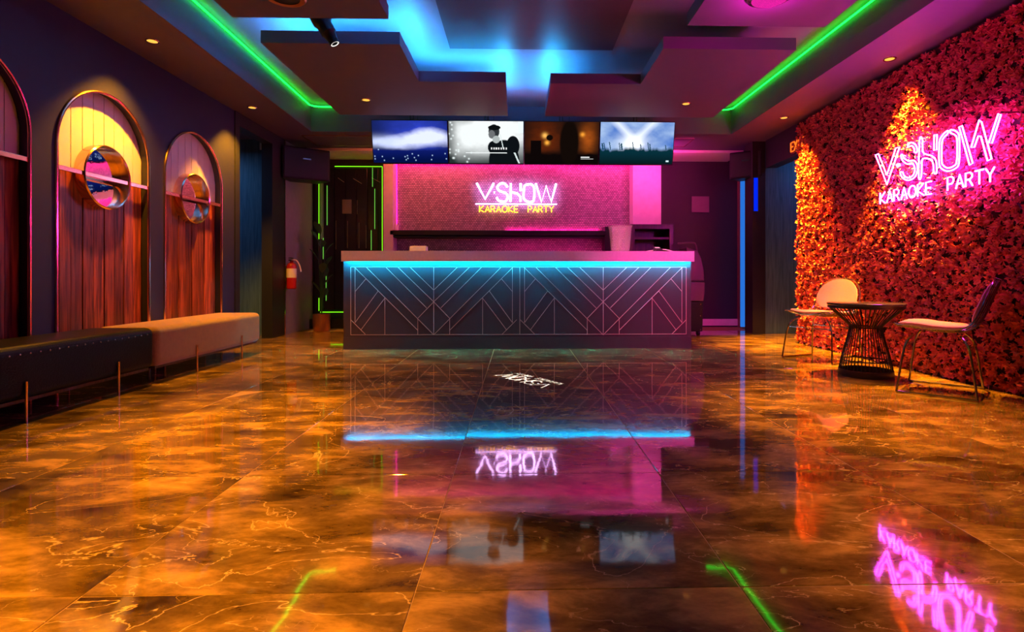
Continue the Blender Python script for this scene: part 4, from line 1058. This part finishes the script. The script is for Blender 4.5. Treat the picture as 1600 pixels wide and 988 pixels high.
# access hatches in low ceiling
def hatch(pts, label):
    A_ = [W(px, py, z=ZC) for px, py in pts]; xa_ = min(p.x for p in A_); xb_ = max(p.x for p in A_); ya_ = min(p.y for p in A_); yb_ = max(p.y for p in A_)
    t = thing('ceiling_hatch', ((xa_+xb_)/2, (ya_+yb_)/2, ZC), label, 'ceiling hatch', 'ceiling hatches')
    box(xa_+.012, xb_-.012, ya_+.012, yb_-.012, ZC-.008, ZC-.001).build('hatch_door', M_CEIL, t)
    MB().box(xa_, xb_, ya_, ya_+.01, ZC-.012, ZC-.001).box(xa_, xb_, yb_-.01, yb_, ZC-.012, ZC-.001).box(xa_, xa_+.01, ya_+.01, yb_-.01, ZC-.012, ZC-.001).box(xb_-.01, xb_, ya_+.01, yb_-.01, ZC-.012, ZC-.001).build('hatch_frame', M_BRASS, t)
hatch([(477, 211), (495, 226.5), (600, 226)], 'flat rectangular ceiling hatch left of the screens')
hatch([(1085, 216), (1060, 228), (1000, 228)], 'flat rectangular ceiling hatch right of the screens')
# corridor fittings: door closer and small hanging sign on each side
def closer(px, py, sgn, Y_, label1, label2, px2, py2):
    q = W(px, py, y=Y_-.03)
    t = thing('door_closer', (q.x, Y_-.03, q.z), label1, 'door closer')
    box(q.x-.04, q.x+.06, Y_-.06, Y_-.002, q.z-.03, q.z+.03).build('body', M_WHITE, t)
    MB().tube([(q.x+.0, Y_-.07, q.z+.02), (q.x+sgn*.16, Y_-.2, q.z+.05)], .008, 6).build('arm', M_CHROME, t)
    a = W(px2[0], py2[0], y=Y_-.02); b = W(px2[1], py2[1], y=Y_-.02)
    o = tag(box(a.x, b.x, Y_-.018, Y_-.001, b.z, a.z).build('small_sign', mat('pale_sign', (.55, .6, .65), .5)), label2, 'sign')
    mid = (a+b)/2
closer(402, 214, 1, YE, 'pale door closer at the top of the left corridor wall', 'tiny pale sign high on the left corridor wall', (405.5, 413), (221, 234))
closer(1213, 228, 1, YR1+.1, 'pale door closer at the top of the right corridor wall', 'tiny pale sign high on the right corridor wall', (1198, 1205), (232, 244))
q = W(1222, 250, y=YR1+.02)
t = thing('wall_lamp', (q.x, YR1+.02, q.z), 'small blue lit wall lamp high in the right corridor', 'wall lamp')
box(q.x-.05, q.x+.0, YR1+.0, YR1+.098, q.z-.06, q.z+.05).build('body', M_BLACK, t, bevel=.01)
box(q.x+.003, q.x+.035, YR1+.0, YR1+.098, q.z-.045, q.z+.045).build('lens', emis('blue_lens', (.05, .4, 1), .7), t)
# EXIT sign
XE = XR-.05
a = W(1235, 240, x=XE); zt_ = W(1239, 219.5, x=XE).z; zb_ = W(1239, 239.5, x=XE).z
t = thing('exit_sign', (XE, a.y-.17, zb_), 'orange lit exit sign half hidden by the far edge of the flower wall', 'sign')
y1_ = a.y; y0_ = a.y-.34
box(XE, XE+.018, y0_, y1_, zb_, zt_).build('housing', mat('exit_red', (.25, .02, .01), .5), t)
M_EXIT = emis('exit_letters', (1, .13, .01), 1.8)
hh = zt_-zb_
for L_ in word('EXIT', 0, .29, 0, hh*.7):
    mb = MB()
    for st in L_: mb.tube([(XE-.004, y1_-.02-p[0], zb_+hh*.15+p[1]) for p in st], .008, 5)
    mb.build('letter', M_EXIT, t)
# dark machine behind the right end of the counter
q = W(1084, 524, y=7.15)
t = thing('floor_machine', (q.x, 7.2, 0), 'dark upright plastic machine with a rounded hood beside the right end of the counter', 'machine')
M_MCH = mat('purple_black_plastic', (.09, .03, .09), .4)
def mz(py): return W(1084, py, y=7.0).z
def prf(z0__, z1__, w0, w1, n=8): return None
mx0, mx1 = -.13, W(1099, 440, y=7.1).x-q.x
MB().prism([(mx0, 0.06), (mx1-.03, 0.06), (mx1-.02, mz(472)), (mx0, mz(472))], lambda a, b, c_: (a, c_, b), -.16, .16).build('base', M_PLASTIC, t, bevel=.01, local=True)
MB().prism([(mx0, mz(471)), (mx1-.015, mz(471)), (mx1+.0, mz(458)), (mx1, mz(441)), (mx0, mz(441))], lambda a, b, c_: (a, c_, b), -.17, .17).build('tank', M_MCH, t, bevel=.015, local=True)
MB().prism([(mx0, mz(439)), (mx1, mz(439)), (mx1-.01, mz(420)), (mx1-.04, mz(404)), (mx1-.09, mz(392)), (mx0, mz(386))], lambda a, b, c_: (a, c_, b), -.15, .15).build('hood', M_MCH, t, bevel=.012, local=True)
MB().tube(crom([(mx1-.08, -.1, mz(395)), (mx1-.11, -.12, mz(382)), (mx1-.16, -.12, mz(379)), (mx0-.1, -.12, mz(380))]), .011, 8).build('handle', M_MCH, t, local=True)
for py in (476, 494, 516): 
    MB().lathe([(.0001, .008), (.006, .006), (.008, 0)], c=(mx1-.06, -.162, mz(py)), n=10, fn=lambda a, b, c_: (a, -c_, b)).build('bolt', M_CHROME, t, local=True)
for sx_ in (mx0+.04, mx1-.07):
    MB().lathe([(.03, -.02), (.04, -.015), (.04, .015), (.03, .02)], c=(sx_, -.1, .04), n=16, fn=lambda a, b, c_: (c_, a, b)).build('wheel', M_PLASTIC, t, local=True)

# ================================================================== LESSER LAMPS AND ADDED FILL LIGHTS
# blue corridor lamps beyond the side doorways
lamp('corridor_lamp_left', 'AREA', (-4.1, 6.6, 2.4), 8.0, (.14, .42, 1.0), shape='DISK', size=.25, rot=(0, 0, 0))
lamp('corridor_lamp_right', 'AREA', (4.0, 6.9, 2.4), 3.5, (.03, .3, 1.0), shape='DISK', size=.25, rot=(0, 0, 0))
lamp('red_uplight', 'POINT', (xN2+.1, yN2-.35, 2.72), 1.5, (1, .01, .01), shadow_soft_size=.02)

lamp('back_fill_left', 'AREA', (-1.2, 7.35, 2.5), 11, (1, .16, .07), shape='RECTANGLE', size=1.2, size_y=.1, target=(-1.2, 8.3, 1.4))  # added unseen fill, warms the left of the back wall
lamp('soffit_fill', 'AREA', (1.95, 7.3, 2.25), 7, (1, .02, .4), shape='DISK', size=.15, target=(2.3, 8.0, 2.56))  # added behind the screens to turn the soffit magenta
lamp('back_fill_right', 'AREA', (1.4, 7.35, 2.5), 15, (1, .07, .38), shape='RECTANGLE', size=1.4, size_y=.1, target=(1.5, 8.3, 1.4))  # added unseen fill for the right pillar and mosaic
